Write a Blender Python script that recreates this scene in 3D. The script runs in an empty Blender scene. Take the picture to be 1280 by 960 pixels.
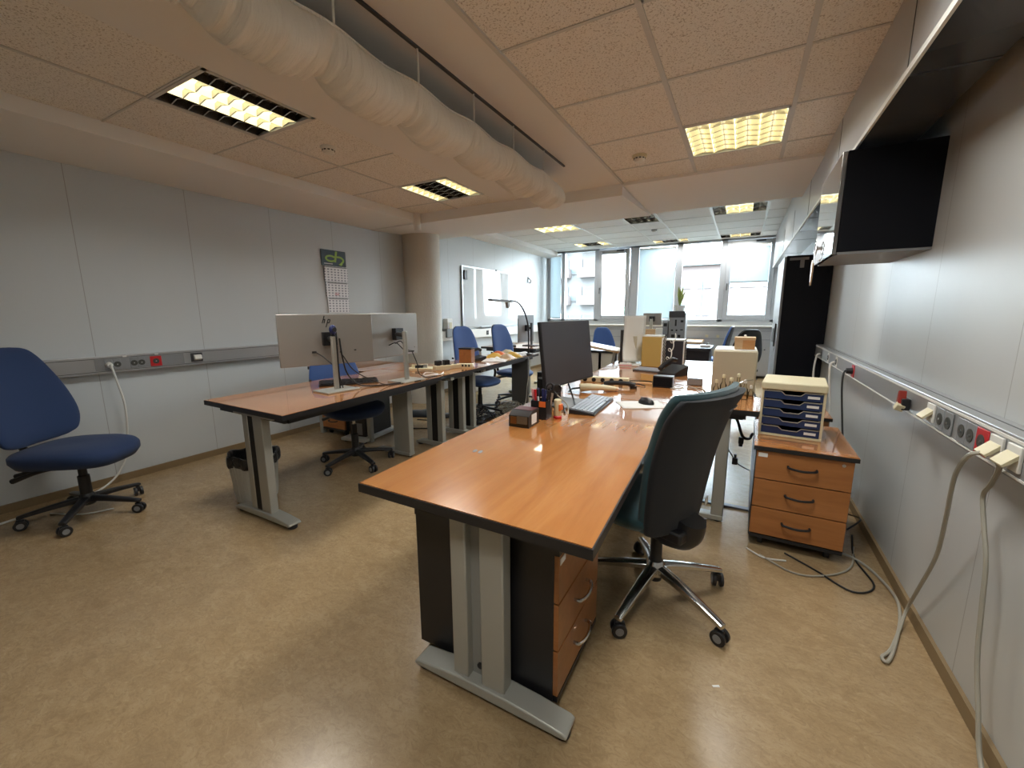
import bpy, bmesh, math, random
from mathutils import Vector, Matrix, Euler
random.seed(7)
PI = math.pi
C = bpy.context.scene.collection

# ------------------------------------------------------------------ materials
def nt(m):
    return m.node_tree.nodes, m.node_tree.links

def mat(name, col, rough=.5, metal=0., spec=.5, coat=0., coat_rough=.1, trans=0., alpha=1., sheen=0., emit=None, es=1.):
    m = bpy.data.materials.new(name); m.use_nodes = True
    b = m.node_tree.nodes['Principled BSDF']
    b.inputs['Base Color'].default_value = (*col, 1)
    b.inputs['Roughness'].default_value = rough
    b.inputs['Metallic'].default_value = metal
    b.inputs['Specular IOR Level'].default_value = spec
    b.inputs['Coat Weight'].default_value = coat
    b.inputs['Coat Roughness'].default_value = coat_rough
    b.inputs['Transmission Weight'].default_value = trans
    b.inputs['Alpha'].default_value = alpha
    b.inputs['Sheen Weight'].default_value = sheen
    if emit:
        b.inputs['Emission Color'].default_value = (*emit, 1)
        b.inputs['Emission Strength'].default_value = es
    return m

def bsdf(m): return m.node_tree.nodes['Principled BSDF']

def coords(m, kind='Object', scale=(1, 1, 1), rot=(0, 0, 0), loc=(0, 0, 0)):
    n, l = nt(m)
    t = n.new('ShaderNodeTexCoord'); mp = n.new('ShaderNodeMapping')
    mp.inputs['Scale'].default_value = scale; mp.inputs['Rotation'].default_value = rot; mp.inputs['Location'].default_value = loc
    l.new(t.outputs[kind], mp.inputs['Vector'])
    return mp.outputs['Vector']

def ramp(m, fac, stops):
    n, l = nt(m)
    r = n.new('ShaderNodeValToRGB'); e = r.color_ramp.elements
    while len(e) < len(stops): e.new(.5)
    for k, (p, c) in enumerate(stops):
        e[k].position = p; e[k].color = (*c, 1) if len(c) == 3 else c
    l.new(fac, r.inputs['Fac'])
    return r.outputs['Color']

def noise(m, vec, scale, detail=4, rough=.55, dist=0.):
    n, l = nt(m)
    t = n.new('ShaderNodeTexNoise'); t.inputs['Scale'].default_value = scale; t.inputs['Detail'].default_value = detail
    t.inputs['Roughness'].default_value = rough; t.inputs['Distortion'].default_value = dist
    l.new(vec, t.inputs['Vector'])
    return t.outputs['Fac']

def mixc(m, fac, a, b, mode='MIX'):
    n, l = nt(m)
    x = n.new('ShaderNodeMix'); x.data_type = 'RGBA'; x.blend_type = mode
    for s, v in ((0, fac), (6, a), (7, b)):
        if hasattr(v, 'is_output'): l.new(v, x.inputs[s])
        elif isinstance(v, tuple): x.inputs[s].default_value = (*v, 1)
        else: x.inputs[s].default_value = v
    return x.outputs[2]

def math_n(m, op, a, b=None):
    n, l = nt(m)
    x = n.new('ShaderNodeMath'); x.operation = op
    for s, v in ((0, a), (1, b)):
        if v is None: continue
        if hasattr(v, 'is_output'): l.new(v, x.inputs[s])
        else: x.inputs[s].default_value = v
    return x.outputs[0]

def bump(m, h, strength=.2, dist=.01):
    n, l = nt(m)
    b = n.new('ShaderNodeBump'); b.inputs['Strength'].default_value = strength; b.inputs['Distance'].default_value = dist
    l.new(h, b.inputs['Height']); l.new(b.outputs['Normal'], bsdf(m).inputs['Normal'])

def setc(m, out, sock='Base Color'):
    m.node_tree.links.new(out, bsdf(m).inputs[sock])

M = {}
def wood(name, dark, mid, light, rough=.12, coat=.6, axis='y', sc=1.):
    m = mat(name, mid, rough, coat=coat, coat_rough=.035)
    s = (14 * sc, 1.3 * sc, 14 * sc) if axis == 'y' else ((1.3 * sc, 14 * sc, 14 * sc) if axis == 'x' else (9 * sc, 9 * sc, 1.2 * sc))
    v = coords(m, 'Object', s)
    f = noise(m, v, 1.0, 5, .6, .8)
    c = ramp(m, f, [(.25, dark), (.5, mid), (.75, light)])
    v2 = coords(m, 'Object', tuple(q * 9 for q in s))
    f2 = noise(m, v2, 1., 3)
    c2 = mixc(m, ramp(m, f2, [(.35, (.18,) * 3), (.55, (0,) * 3)]), c, dark)
    setc(m, c2)
    return m
M['desk'] = wood('cherry_laminate', (.40, .155, .04), (.49, .20, .058), (.56, .25, .08), .22, 1.)
M['deskx'] = wood('cherry_laminate_across', (.39, .15, .04), (.47, .19, .055), (.55, .24, .08), .22, 1., 'x')
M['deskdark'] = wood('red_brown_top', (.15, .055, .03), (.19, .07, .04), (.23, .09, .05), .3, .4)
M['drawer'] = wood('cherry_laminate_front', (.30, .11, .032), (.38, .15, .045), (.46, .19, .065), .3, .2, 'x')
M['drawery'] = wood('cherry_laminate_side_front', (.26, .10, .03), (.33, .13, .04), (.40, .165, .055), .3, .2, 'y')
M['palewood'] = wood('pale_wood', (.50, .33, .18), (.62, .43, .25), (.7, .5, .3), .4, .1, 'x')
M['orangewood'] = wood('orange_wood_box', (.42, .2, .07), (.55, .28, .11), (.65, .36, .16), .4, .1, 'x')
M['black'] = mat('black_laminate', (.014, .014, .016), .38)
M['blackp'] = mat('black_plastic', (.012, .012, .014), .42)
M['cabblack'] = mat('blue_black_cabinet', (.006, .007, .011), .5, spec=.15)
M['darkgrey'] = mat('dark_grey_plastic', (.055, .056, .062), .4)
M['fardesk'] = mat('dark_violet_grey_laminate', (.045, .042, .052), .6, spec=.2)
M['grey'] = mat('grey_plastic', (.23, .24, .25), .45)
M['legsteel'] = mat('silver_grey_powder_coat', (.40, .40, .36), .42, .25)
M['leggrey'] = mat('grey_leg_infill', (.27, .27, .25), .5)
M['darksteel'] = mat('dark_grey_panel', (.11, .11, .105), .45)
M['chrome'] = mat('polished_aluminium', (.62, .62, .61), .18, 1.)
M['steel'] = mat('brushed_steel', (.5, .5, .5), .3, 1.)
M['white'] = mat('white_plastic', (.78, .78, .74), .45)
M['paper'] = mat('paper', (.8, .8, .78), .8)
M['cream'] = mat('cream_plastic', (.68, .62, .42), .5)
M['beigepc'] = mat('beige_computer_case', (.52, .48, .36), .5)
M['ochre'] = mat('ochre_panel', (.50, .34, .10), .5)
M['bluedrawer'] = mat('dark_blue_plastic', (.012, .03, .10), .4)
M['bluefab'] = mat('navy_blue_fabric', (.008, .026, .085), .9, sheen=.08)
f = noise(M['bluefab'], coords(M['bluefab'], 'Object', (1, 1, 1)), 420, 2); bump(M['bluefab'], f, .25, .002)
M['bluefab2'] = mat('bright_blue_fabric', (.04, .10, .30), .9, sheen=.25)
M['teal'] = mat('teal_black_fabric', (.016, .060, .075), .85, sheen=.35)
f = noise(M['teal'], coords(M['teal'], 'Object'), 420, 2); bump(M['teal'], f, .25, .002)
M['blackfab'] = mat('black_fabric', (.010, .012, .016), .85, sheen=.1)
M['red'] = mat('red_plastic', (.50, .015, .02), .4)
M['redbrown'] = mat('dark_red_plastic', (.30, .03, .02), .4)
M['orange'] = mat('orange_plastic', (.75, .16, .03), .45)
M['blackgap'] = mat('dark_recess', (.006, .006, .006), .7)
M['cable'] = mat('black_cable', (.012, .012, .013), .5)
M['greycable'] = mat('beige_grey_cable', (.36, .34, .28), .55)
M['whitecable'] = mat('white_cable', (.68, .68, .64), .5)
M['lcdback'] = mat('silver_monitor_back', (.34, .325, .30), .36, .35)
M['screen'] = mat('black_screen', (.035, .034, .042), .30, spec=.6)
M['key'] = mat('grey_keys', (.42, .46, .52), .35)
M['bag'] = mat('black_bin_liner', (.012, .012, .013), .28)
f = noise(M['bag'], coords(M['bag'], 'Object'), 30, 4); bump(M['bag'], f, .8, .02)
M['green'] = mat('leaf_green', (.30, .36, .10), .6)
M['pink'] = mat('pink_paper', (.65, .28, .30), .8)
M['yellow'] = mat('yellow_wrapper', (.72, .45, .08), .5)
M['navyplastic'] = mat('navy_plastic', (.015, .025, .12), .4)

# mesh bin: translucent grey
M['bin'] = mat('grey_translucent_bin', (.42, .41, .37), .4)
# floor: mottled linoleum
m = mat('mottled_linoleum', (.4, .27, .15), .30, spec=.5)
v = coords(m, 'Object')
vs_ = coords(m, 'Object', (3.0, 4.6, 1), (0, 0, .5))
f1 = noise(m, vs_, 2.6, 9, .72, .5); f2 = noise(m, coords(m, 'Object', (2., 3.2, 1), (0, 0, .9)), 13, 9, .8, 1.5); f3 = noise(m, v, .8, 3)
c = ramp(m, f1, [(.32, (.295, .200, .103)), (.5, (.355, .248, .132)), (.68, (.41, .297, .168))])
c = mixc(m, ramp(m, f2, [(.42, (.5,) * 3), (.50, (0,) * 3)]), c, (.24, .16, .08))
c = mixc(m, ramp(m, f2, [(.56, (0,) * 3), (.66, (.6,) * 3)]), c, (.48, .365, .22))
c = mixc(m, ramp(m, f3, [(.35, (0,) * 3), (.7, (.25,) * 3)]), c, (.38, .285, .18))
setc(m, c)
setc(m, math_n(m, 'ADD', math_n(m, 'MULTIPLY', f1, .10), .19), 'Roughness')
M['floor'] = m

# wall panels: grey-blue coated steel with vertical joints along Y
def panel(name, col, rough, per, off, jcol, metal=0.):
    m = mat(name, col, rough, metal, spec=.5)
    n, l = nt(m)
    g = n.new('ShaderNodeNewGeometry'); s = n.new('ShaderNodeSeparateXYZ'); l.new(g.outputs['Position'], s.inputs[0])
    u = math_n(m, 'FRACT', math_n(m, 'DIVIDE', math_n(m, 'SUBTRACT', s.outputs['Y'], off - per / 2), per))
    d = math_n(m, 'ABSOLUTE', math_n(m, 'SUBTRACT', u, .5))
    j = math_n(m, 'LESS_THAN', d, .0022 / per)
    v = coords(m, 'Object', (1, 1, .25))
    f = noise(m, v, 3, 3)
    c = mixc(m, ramp(m, f, [(.35, (0,) * 3), (.7, (.35,) * 3)]), col, tuple(q * 1.06 for q in col))
    setc(m, mixc(m, j, c, jcol))
    return m
M['wallL'] = panel('grey_panel_wall_left', (.54, .575, .59), .42, .72, 1.19, (.34, .35, .35))
M['wallR'] = panel('grey_panel_wall_right', (.54, .555, .55), .40, .70, 2.53, (.36, .36, .35), .12)
M['plainwall'] = mat('pale_grey_wall', (.50, .52, .54), .5)
M['plaster'] = mat('beige_plaster', (.80, .78, .75), .75)
M['plasterw'] = mat('white_plaster', (.86, .85, .83), .75)
M['column'] = mat('column_paint', (.66, .63, .56), .7)
f = noise(M['column'], coords(M['column'], 'Object', (1, 1, .4)), 60, 4); bump(M['column'], f, .35, .01)
# ceiling tiles
def tile(name, col, pit):
    m = mat(name, col, .9, spec=.2)
    v = coords(m, 'Object')
    f = noise(m, v, 125, 2, .5, .3); g = noise(m, coords(m, 'Object', (1, 1, 1), (0, 0, .6)), 230, 2)
    a = ramp(m, f, [(.36, (1,) * 3), (.43, (0,) * 3)]); b = ramp(m, g, [(.32, (.8,) * 3), (.40, (0,) * 3)])
    c = mixc(m, b, col, pit); c = mixc(m, a, c, pit)
    setc(m, c)
    return m
M['tile'] = tile('fissured_ceiling_tile', (.86, .83, .78), (.52, .47, .41))
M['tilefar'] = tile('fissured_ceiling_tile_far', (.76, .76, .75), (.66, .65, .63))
M['grid'] = mat('ceiling_grid_metal', (.60, .59, .56), .4)
M['duct'] = mat('grey_coated_duct', (.42, .43, .44), .28, .3)
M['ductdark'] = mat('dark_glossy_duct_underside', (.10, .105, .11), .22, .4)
M['socketdark'] = mat('socket_recess', (.05, .052, .045), .6)
M['trunk'] = mat('aluminium_trunking', (.42, .43, .44), .32, .5)
M['trunkdark'] = mat('trunk_groove', (.10, .10, .10), .5)
M['frame'] = mat('grey_window_frame', (.40, .42, .45), .4)
M['doorgloss'] = mat('glossy_grey_cabinet_front', (.30, .30, .30), .04, .55, coat=1., coat_rough=.02)
M['skirt'] = mat('brown_skirting', (.24, .17, .09), .45)
M['fabricduct'] = mat('white_textile', (.86, .84, .80), .85, sheen=.1)
f = noise(M['fabricduct'], coords(M['fabricduct'], 'Object', (3, 42, 3), (.0, .0, .12)), 1.3, 4, .6, 1.2); bump(M['fabricduct'], f, .9, .012)
# louvre metals and lamps
M['louvre'] = mat('mirror_louvre', (.55, .50, .42), .12, 1.)
M['louvredark'] = mat('dark_louvre', (.20, .19, .18), .2, .8)
M['lit'] = mat('lit_louvre_cell', (.9, .85, .6), .5, emit=(1., .92, .56), es=1.0)
M['tube'] = mat('fluorescent_tube', (.9, .88, .8), .5, emit=(1., .93, .66), es=1.5)
# glass: clear pane, mostly see-through with a faint mirror
m = bpy.data.materials.new('window_glass'); m.use_nodes = True
n, l = nt(m); n.clear()
o = n.new('ShaderNodeOutputMaterial'); mx = n.new('ShaderNodeMixShader'); tr = n.new('ShaderNodeBsdfTransparent'); gl = n.new('ShaderNodeBsdfGlossy')
gl.inputs['Roughness'].default_value = .02; fr = n.new('ShaderNodeFresnel'); fr.inputs['IOR'].default_value = 1.3
tr.inputs['Color'].default_value = (.95, .98, .98, 1)
l.new(fr.outputs[0], mx.inputs[0]); l.new(tr.outputs[0], mx.inputs[1]); l.new(gl.outputs[0], mx.inputs[2]); l.new(mx.outputs[0], o.inputs[0])
M['glass'] = m
M['clearplastic'] = m2 = m.copy(); m2.name = 'clear_bottle_plastic'
m2.node_tree.nodes['Transparent BSDF'].inputs['Color'].default_value = (.95, .93, .87, 1)
m2.node_tree.nodes['Fresnel'].inputs['IOR'].default_value = 1.4
# blind slats: thin translucent
m = bpy.data.materials.new('venetian_slat'); m.use_nodes = True
n, l = nt(m); n.clear()
o = n.new('ShaderNodeOutputMaterial'); ad = n.new('ShaderNodeMixShader'); df = n.new('ShaderNodeBsdfDiffuse'); tl = n.new('ShaderNodeBsdfTranslucent')
df.inputs['Color'].default_value = (.78, .81, .82, 1); tl.inputs['Color'].default_value = (.50, .56, .58, 1); ad.inputs[0].default_value = .5
l.new(df.outputs[0], ad.inputs[1]); l.new(tl.outputs[0], ad.inputs[2]); l.new(ad.outputs[0], o.inputs[0])
M['slat'] = m
M['board'] = mat('glossy_whiteboard', (.66, .70, .72), .06, coat=.6, coat_rough=.03)
# calendar page: printed rows
def page(name):
    m = mat(name, (.74, .74, .76), .7)
    v = coords(m, 'Object', (1, 22, 34))
    t = m.node_tree.nodes.new('ShaderNodeTexBrick'); t.inputs['Scale'].default_value = 1.; t.inputs['Mortar Size'].default_value = .0
    f = noise(m, coords(m, 'Object', (1, 75, 60)), 1.6, 1)
    s = m.node_tree.nodes.new('ShaderNodeSeparateXYZ'); m.node_tree.links.new(v, s.inputs[0])
    a = math_n(m, 'GREATER_THAN', math_n(m, 'FRACT', s.outputs['Z']), .5)
    b = math_n(m, 'GREATER_THAN', math_n(m, 'FRACT', s.outputs['Y']), .45)
    setc(m, mixc(m, math_n(m, 'MULTIPLY', math_n(m, 'MULTIPLY', a, b), math_n(m, 'ADD', .45, math_n(m, 'MULTIPLY', f, .8))), (.78, .78, .80), (.20, .21, .26)))
    return m
M['page'] = page('calendar_page')
M['calhead'] = mat('calendar_header_navy', (.035, .06, .075), .5)
M['callogo'] = mat('calendar_logo_green', (.30, .46, .08), .5)
# outdoors
M['bldg'] = mat('pale_render_facade', (.055, .055, .055), .9)
M['bldgpink'] = mat('pink_render_facade', (.060, .046, .043), .9)
M['bldgwin'] = mat('facade_window_glass', (.02, .03, .033), .6)
M['roof'] = mat('roof_sheet', (.035, .042, .04), .8)
M['foliage'] = mat('tree_foliage', (.02, .04, .022), .9)
M['ground'] = mat('pale_ground', (.06, .064, .058), .9)
M['bark'] = mat('bark', (.14, .1, .07), .9)

# ------------------------------------------------------------------ mesh builder
class MB:
    def __init__(self): self.bm = bmesh.new(); self.mi = 0
    def _add(self, vs, fs):
        bv = [self.bm.verts.new(v) for v in vs]
        for f in fs:
            try: self.bm.faces.new([bv[i] for i in f]).material_index = self.mi
            except ValueError: pass
        return self
    def box(self, c, s, rot=(0, 0, 0)):
        R = Euler(rot).to_matrix(); c = Vector(c)
        vs = [c + R @ Vector((x * s[0] / 2, y * s[1] / 2, z * s[2] / 2)) for x in (-1, 1) for y in (-1, 1) for z in (-1, 1)]
        return self._add(vs, [(0, 1, 3, 2), (4, 6, 7, 5), (0, 4, 5, 1), (2, 3, 7, 6), (0, 2, 6, 4), (1, 5, 7, 3)])
    def bx(self, a, b):
        return self.box([(a[i] + b[i]) / 2 for i in range(3)], [abs(b[i] - a[i]) for i in range(3)])
    def cyl(self, p0, p1, r0, r1=None, seg=16, cap=True):
        r1 = r0 if r1 is None else r1
        return self.loft([self._ring(p0, p1, p0, r0, seg), self._ring(p0, p1, p1, r1, seg)], cap)
    def _ring(self, p0, p1, p, r, seg):
        d = (Vector(p1) - Vector(p0)).normalized()
        a = d.orthogonal().normalized(); b = d.cross(a)
        return [Vector(p) + r * (a * math.cos(2 * PI * k / seg) + b * math.sin(2 * PI * k / seg)) for k in range(seg)]
    def loft(self, rings, cap=True, closed=True):
        n = len(rings[0]); vs = [v for r in rings for v in r]; fs = []
        for i in range(len(rings) - 1):
            for k in range(n if closed else n - 1):
                a, b = i * n + k, i * n + (k + 1) % n
                fs.append((a, b, b + n, a + n))
        if cap:
            fs.append(tuple(range(n - 1, -1, -1))); fs.append(tuple(range((len(rings) - 1) * n, len(rings) * n)))
        return self._add(vs, fs)
    def lathe(self, prof, c=(0, 0, 0), seg=24, cap=True):
        return self.loft([[Vector((c[0] + r * math.cos(2 * PI * k / seg), c[1] + r * math.sin(2 * PI * k / seg), c[2] + z)) for k in range(seg)] for r, z in prof], cap)
    def tube(self, pts, r, seg=8, smooth=6):
        P = [Vector(p) for p in pts]
        if smooth and len(P) > 2:
            Q = [P[0] * 2 - P[1]] + P + [P[-1] * 2 - P[-2]]; out = []
            for i in range(1, len(Q) - 2):
                for s in range(smooth):
                    t = s / smooth
                    out.append(.5 * ((2 * Q[i]) + (Q[i + 1] - Q[i - 1]) * t + (2 * Q[i - 1] - 5 * Q[i] + 4 * Q[i + 1] - Q[i + 2]) * t * t + (3 * Q[i] - Q[i - 1] - 3 * Q[i + 1] + Q[i + 2]) * t ** 3))
            P = out + [P[-1]]
        rings = []; a = None
        for i, p in enumerate(P):
            d = (P[min(i + 1, len(P) - 1)] - P[max(i - 1, 0)])
            if d.length < 1e-9: d = Vector((0, 0, 1))
            d.normalize()
            if a is None: a = d.orthogonal().normalized()
            else:
                a = a - d * a.dot(d)
                a = a.normalized() if a.length > 1e-6 else d.orthogonal().normalized()
            b = d.cross(a)
            rr = r(i / (len(P) - 1)) if callable(r) else r
            rings.append([p + rr * (a * math.cos(2 * PI * k / seg) + b * math.sin(2 * PI * k / seg)) for k in range(seg)])
        return self.loft(rings)
    def prism(self, poly, z0, z1, axis='z'):
        f = {'z': lambda p, h: Vector((p[0], p[1], h)), 'y': lambda p, h: Vector((p[0], h, p[1])), 'x': lambda p, h: Vector((h, p[0], p[1]))}[axis]
        return self.loft([[f(p, z0) for p in poly], [f(p, z1) for p in poly]])
    def grid(self, fn, nu, nv):
        vs = [Vector(fn(i / nu, j / nv)) for i in range(nu + 1) for j in range(nv + 1)]
        w = nv + 1
        return self._add(vs, [(i * w + j, i * w + j + 1, (i + 1) * w + j + 1, (i + 1) * w + j) for i in range(nu) for j in range(nv)])
    def ball(self, c, r, seg=16, rings=10, sq=(1, 1, 1)):
        R = []
        for i in range(rings + 1):
            t = PI * (i + .02) / (rings + .04)
            R.append([Vector((c[0] + sq[0] * r * math.sin(t) * math.cos(2 * PI * k / seg), c[1] + sq[1] * r * math.sin(t) * math.sin(2 * PI * k / seg), c[2] - sq[2] * r * math.cos(t))) for k in range(seg)])
        return self.loft(R)
    def build(self, name, m, parent=None, bevel=0., smooth=True, ang=35, solid=0., sub=0, loc=None, rot=None, kind=None, label=None):
        bm = self.bm
        bmesh.ops.recalc_face_normals(bm, faces=bm.faces)
        me = bpy.data.meshes.new(name); bm.to_mesh(me); bm.free()
        for x in (m if isinstance(m, (list, tuple)) else [m]): me.materials.append(M[x] if isinstance(x, str) else x)
        if smooth:
            for p in me.polygons: p.use_smooth = True
            me.set_sharp_from_angle(angle=math.radians(ang))
        o = bpy.data.objects.new(name, me); C.objects.link(o)
        if parent: o.parent = parent
        if loc: o.location = loc
        if rot: o.rotation_euler = rot
        if solid:
            d = o.modifiers.new('thickness', 'SOLIDIFY'); d.thickness = solid; d.offset = 0
        if sub:
            d = o.modifiers.new('smooth', 'SUBSURF'); d.levels = sub; d.render_levels = sub
        if bevel:
            d = o.modifiers.new('rounded_edges', 'BEVEL'); d.width = bevel; d.segments = 2; d.limit_method = 'ANGLE'; d.angle_limit = math.radians(40)
        if kind: o['kind'] = kind
        if label: o['label'] = label
        return o

def thing(name, label, cat, loc=(0, 0, 0), rz=0., group=None, rot=None):
    o = bpy.data.objects.new(name, None); C.objects.link(o); o.empty_display_size = .1
    o.location = loc; o.rotation_euler = rot or (0, 0, rz); o['label'] = label; o['category'] = cat
    if group: o['group'] = group
    return o
def tag(o, label, cat, group=None, kind=None):
    o['label'] = label; o['category'] = cat
    if group: o['group'] = group
    if kind: o['kind'] = kind
    return o
def dup(o, parent=None):
    c = o.copy(); C.objects.link(c)
    if parent: c.parent = parent
    for ch in list(o.children): dup(ch, c)
    return c
def superell(w, d, n=4., seg=36):
    out = []
    for k in range(seg):
        t = 2 * PI * k / seg; c, s = math.cos(t), math.sin(t)
        out.append((w / 2 * math.copysign(abs(c) ** (2 / n), c), d / 2 * math.copysign(abs(s) ** (2 / n), s)))
    return out

# ------------------------------------------------------------------ the room
XL, XR, YW, YB = -4.2, .738, 9.45, -1.9
ZC, ZF, ZB = 2.43, 2.69, 2.30
S = 'structure'
MB().bx((XL - .1, YB - .1, -.12), (XR + .1, YW + .2, 0)).build('floor', 'floor', kind=S)
MB().bx((XL - .12, YB, 0), (XL, YW, 2.9)).build('wall_left', 'wallL', kind=S)
MB().bx((XR, YB, 0), (XR + .12, YW, 2.9)).build('wall_right', 'wallR', kind=S)
MB().bx((XL - .12, YB - .12, 0), (XR + .12, YB, 2.9)).build('wall_back', 'plainwall', kind=S)
MB().bx((XL, YW, 0), (XR, YW + .12, 1.08)).build('wall_window', 'plainwall', kind=S)
# ceilings
LIGHTS = [(-.42, .15, 2.985, 3.56), (-.42, .15, 1.185, 1.758), (-2.84, -2.30, 1.195, 1.765), (-2.84, -2.30, 3.03, 3.595), (-.42, .15, -.6, -.05),
          (-.49, .185, 6.52, 7.08), (-.49, .185, 8.92, 9.3), (-1.71, -1.24, 6.52, 7.08), (-1.71, -1.05, 8.95, 9.3), (-3.22, -2.54, 6.52, 7.08), (-3.22, -2.54, 8.5, 9.0)]
def ceil_tiles(name, m, x0, x1, y0, y1, z):
    # tiles with openings where the recessed lights sit
    H = [h for h in LIGHTS if h[0] > x0 and h[1] < x1 and h[2] > y0 and h[3] < y1 and (h[2] > 5) == (z > 2.5)]
    xs = sorted({x0, x1} | {h[0] for h in H} | {h[1] for h in H}); ys = sorted({y0, y1} | {h[2] for h in H} | {h[3] for h in H})
    b = MB()
    for i in range(len(xs) - 1):
        for j in range(len(ys) - 1):
            cx, cy = (xs[i] + xs[i + 1]) / 2, (ys[j] + ys[j + 1]) / 2
            if any(h[0] < cx < h[1] and h[2] < cy < h[3] for h in H): continue
            b.bx((xs[i], ys[j], z), (xs[i + 1], ys[j + 1], z + .02))
    bmesh.ops.remove_doubles(b.bm, verts=b.bm.verts, dist=1e-5)
    b.build(name, m, kind=S, smooth=False)
ceil_tiles('ceiling_right', 'tile', -1.03, XR, YB, 3.93, ZC)
ceil_tiles('ceiling_left', 'tile', -3.42, -2.28, YB, 3.93, ZC)
MB().bx((-2.28, YB, ZC - .006), (-1.03, 3.93, ZC + .02)).build('ceiling_middle', 'plaster', kind=S)
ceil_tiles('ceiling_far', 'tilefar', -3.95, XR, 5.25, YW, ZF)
# slab above everything so no daylight leaks in
MB().bx((XL - .12, YB - .12, 2.9), (XR + .12, YW + .14, 3.0)).build('ceiling_slab', 'plaster', kind=S)
# beam across the room (front face from 2.30 up), its soffit, and the lower strip along the left wall
def _beam():
    b = MB()
    b.prism([(3.93, 2.325), (5.25, 2.40), (5.25, 2.9), (3.93, 2.9)], XL, -1.03, 'x')
    return b
_beam().build('beam_left', 'plasterw', kind=S)
MB().prism([(3.93, 2.405), (5.25, 2.42), (5.25, 2.9), (3.93, 2.9)], -1.03, XR, 'x').build('beam_right', 'plasterw', kind=S)
MB().prism([(XL, 2.33), (-3.42, 2.345), (-3.42, 2.47), (XL, 2.47)], YB, 3.93, 'y').build('soffit_left', 'plasterw', kind=S)
MB().prism([(XL, 2.56), (-3.95, 2.60), (-3.95, 2.8), (XL, 2.8)], 5.25, YW, 'y').build('soffit_far', 'plasterw', kind=S)
MB().cyl((-3.40, 3.90, 2.24), (-3.40, 3.90, ZC), .042, seg=12).build('trim_1', 'plaster', kind=S, bevel=.004)
# T-bar grids
def grid(name, xs, ys, x0, x1, y0, y1, z, w=.024, m='grid'):
    b = MB()
    for x in xs: b.bx((x - w / 2, y0, z - .006), (x + w / 2, y1, z + .001))
    for y in ys: b.bx((x0, y - w * .32, z - .004), (x1, y + w * .32, z + .001))
    b.build(name, m, kind=S, smooth=False)
grid('trim_2', [-.43, .16], [-1.23, -.63, -.03, .57, 1.17, 1.77, 2.37, 2.97, 3.57], -1.03, XR, YB, 3.93, ZC)
grid('trim_3', [-2.85], [-1.22, -.62, -.02, .58, 1.18, 1.78, 2.40, 3.01, 3.61], -3.42, -2.28, YB, 3.93, ZC, .016)
grid('trim_4', [-3.24, -2.52, -1.72, -1.23, -.50, .195], [5.85, 6.5, 7.1, 7.7, 8.3, 8.9], -3.95, XR, 5.25, YW, ZF, .03)
MB().bx((-1.04, YB, ZC - .012), (-1.02, 3.93, ZC)).build('trim_5', 'grid', kind=S)
# boxed duct along the right wall: pale face, dark glossy underside
b = MB(); b.bx((.432, YB, 2.105), (.447, YW, ZF)); b.build('duct_face', 'duct', kind=S)
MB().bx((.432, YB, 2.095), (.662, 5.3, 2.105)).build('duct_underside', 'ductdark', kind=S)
MB().bx((.432, 5.3, 2.095), (.662, YW, 2.105)).build('duct_underside_far', 'duct', kind=S)  # far stretch of underside coloured paler to stand in for reflected window light
b = MB()
for y in (2.05, 3.3, 4.6, 5.9, 7.2): b.bx((.4305, y - .003, 2.106), (.4325, y + .003, 2.42)); b.bx((.433, y - .006, 2.0935), (.661, y + .006, 2.0955))
b.build('trim_6', 'darkgrey', kind=S)
MB().bx((.426, YB, 2.09), (.436, YW, 2.112)).build('trim_7', 'white', kind=S)
MB().cyl((-4.07, 4.72, 0), (-4.07, 4.72, 2.42), .262, seg=40).build('column', 'column', kind=S)
# skirtings
MB().bx((XL, YB, 0), (XL + .014, YW, .055)).build('baseboard_left', 'skirt', kind=S)
MB().bx((XR - .014, YB, 0), (XR, YW, .055)).build('baseboard_right', 'skirt', kind=S)
# window wall: sill, heater casing, frames
MB().bx((XL, YW - .26, .985), (XR, YW, 1.015)).build('window_sill', 'white', kind=S, bevel=.004)
b = MB(); b.bx((XL, YW - .2, .05), (XR, YW - .001, .985)); b.build('wall_heater_casing', 'plainwall', kind=S)
b = MB(); b.bx((XL, YW - .215, .74), (XR, YW - .199, .765)); b.bx((XL, YW - .215, .90), (XR, YW - .199, .985)); b.build('trim_8', 'frame', kind=S)
ZT = ZF
def bars(b, x0, x1, z0, z1, w, d=.07, y=YW + .03):
    b.bx((x0, y - d / 2, z0), (x0 + w, y + d / 2, z1)); b.bx((x1 - w, y - d / 2, z0), (x1, y + d / 2, z1))
    b.bx((x0 + w, y - d / 2, z0), (x1 - w, y + d / 2, z0 + w)); b.bx((x0 + w, y - d / 2, z1 - w), (x1 - w, y + d / 2, z1))
b = MB()
for x0, x1 in ((XL, -4.12), (-3.84, -3.76), (-3.03, -2.93), (-2.24, -2.05), (-1.29, -1.17), (-.46, -.36), (.46, .58)):
    b.bx((x0, YW - .02, 1.08), (x1, YW + .09, ZT))
b.bx((XL, YW - .02, 1.08), (XR, YW + .09, 1.13)); b.bx((XL, YW - .02, ZT - .04), (XR, YW + .09, ZT + .1))
win = b.build('window_1', 'frame', kind=S, bevel=.004)
for k, (x0, x1) in enumerate(((-4.12, -3.84), (-3.76, -3.03), (-2.05, -1.29), (-1.17, -.46), (.58, XR))):
    MB().bx((x0, YW + .035, 1.13), (x1, YW + .041, ZT - .04)).build('pane', 'glass', win)
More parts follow.
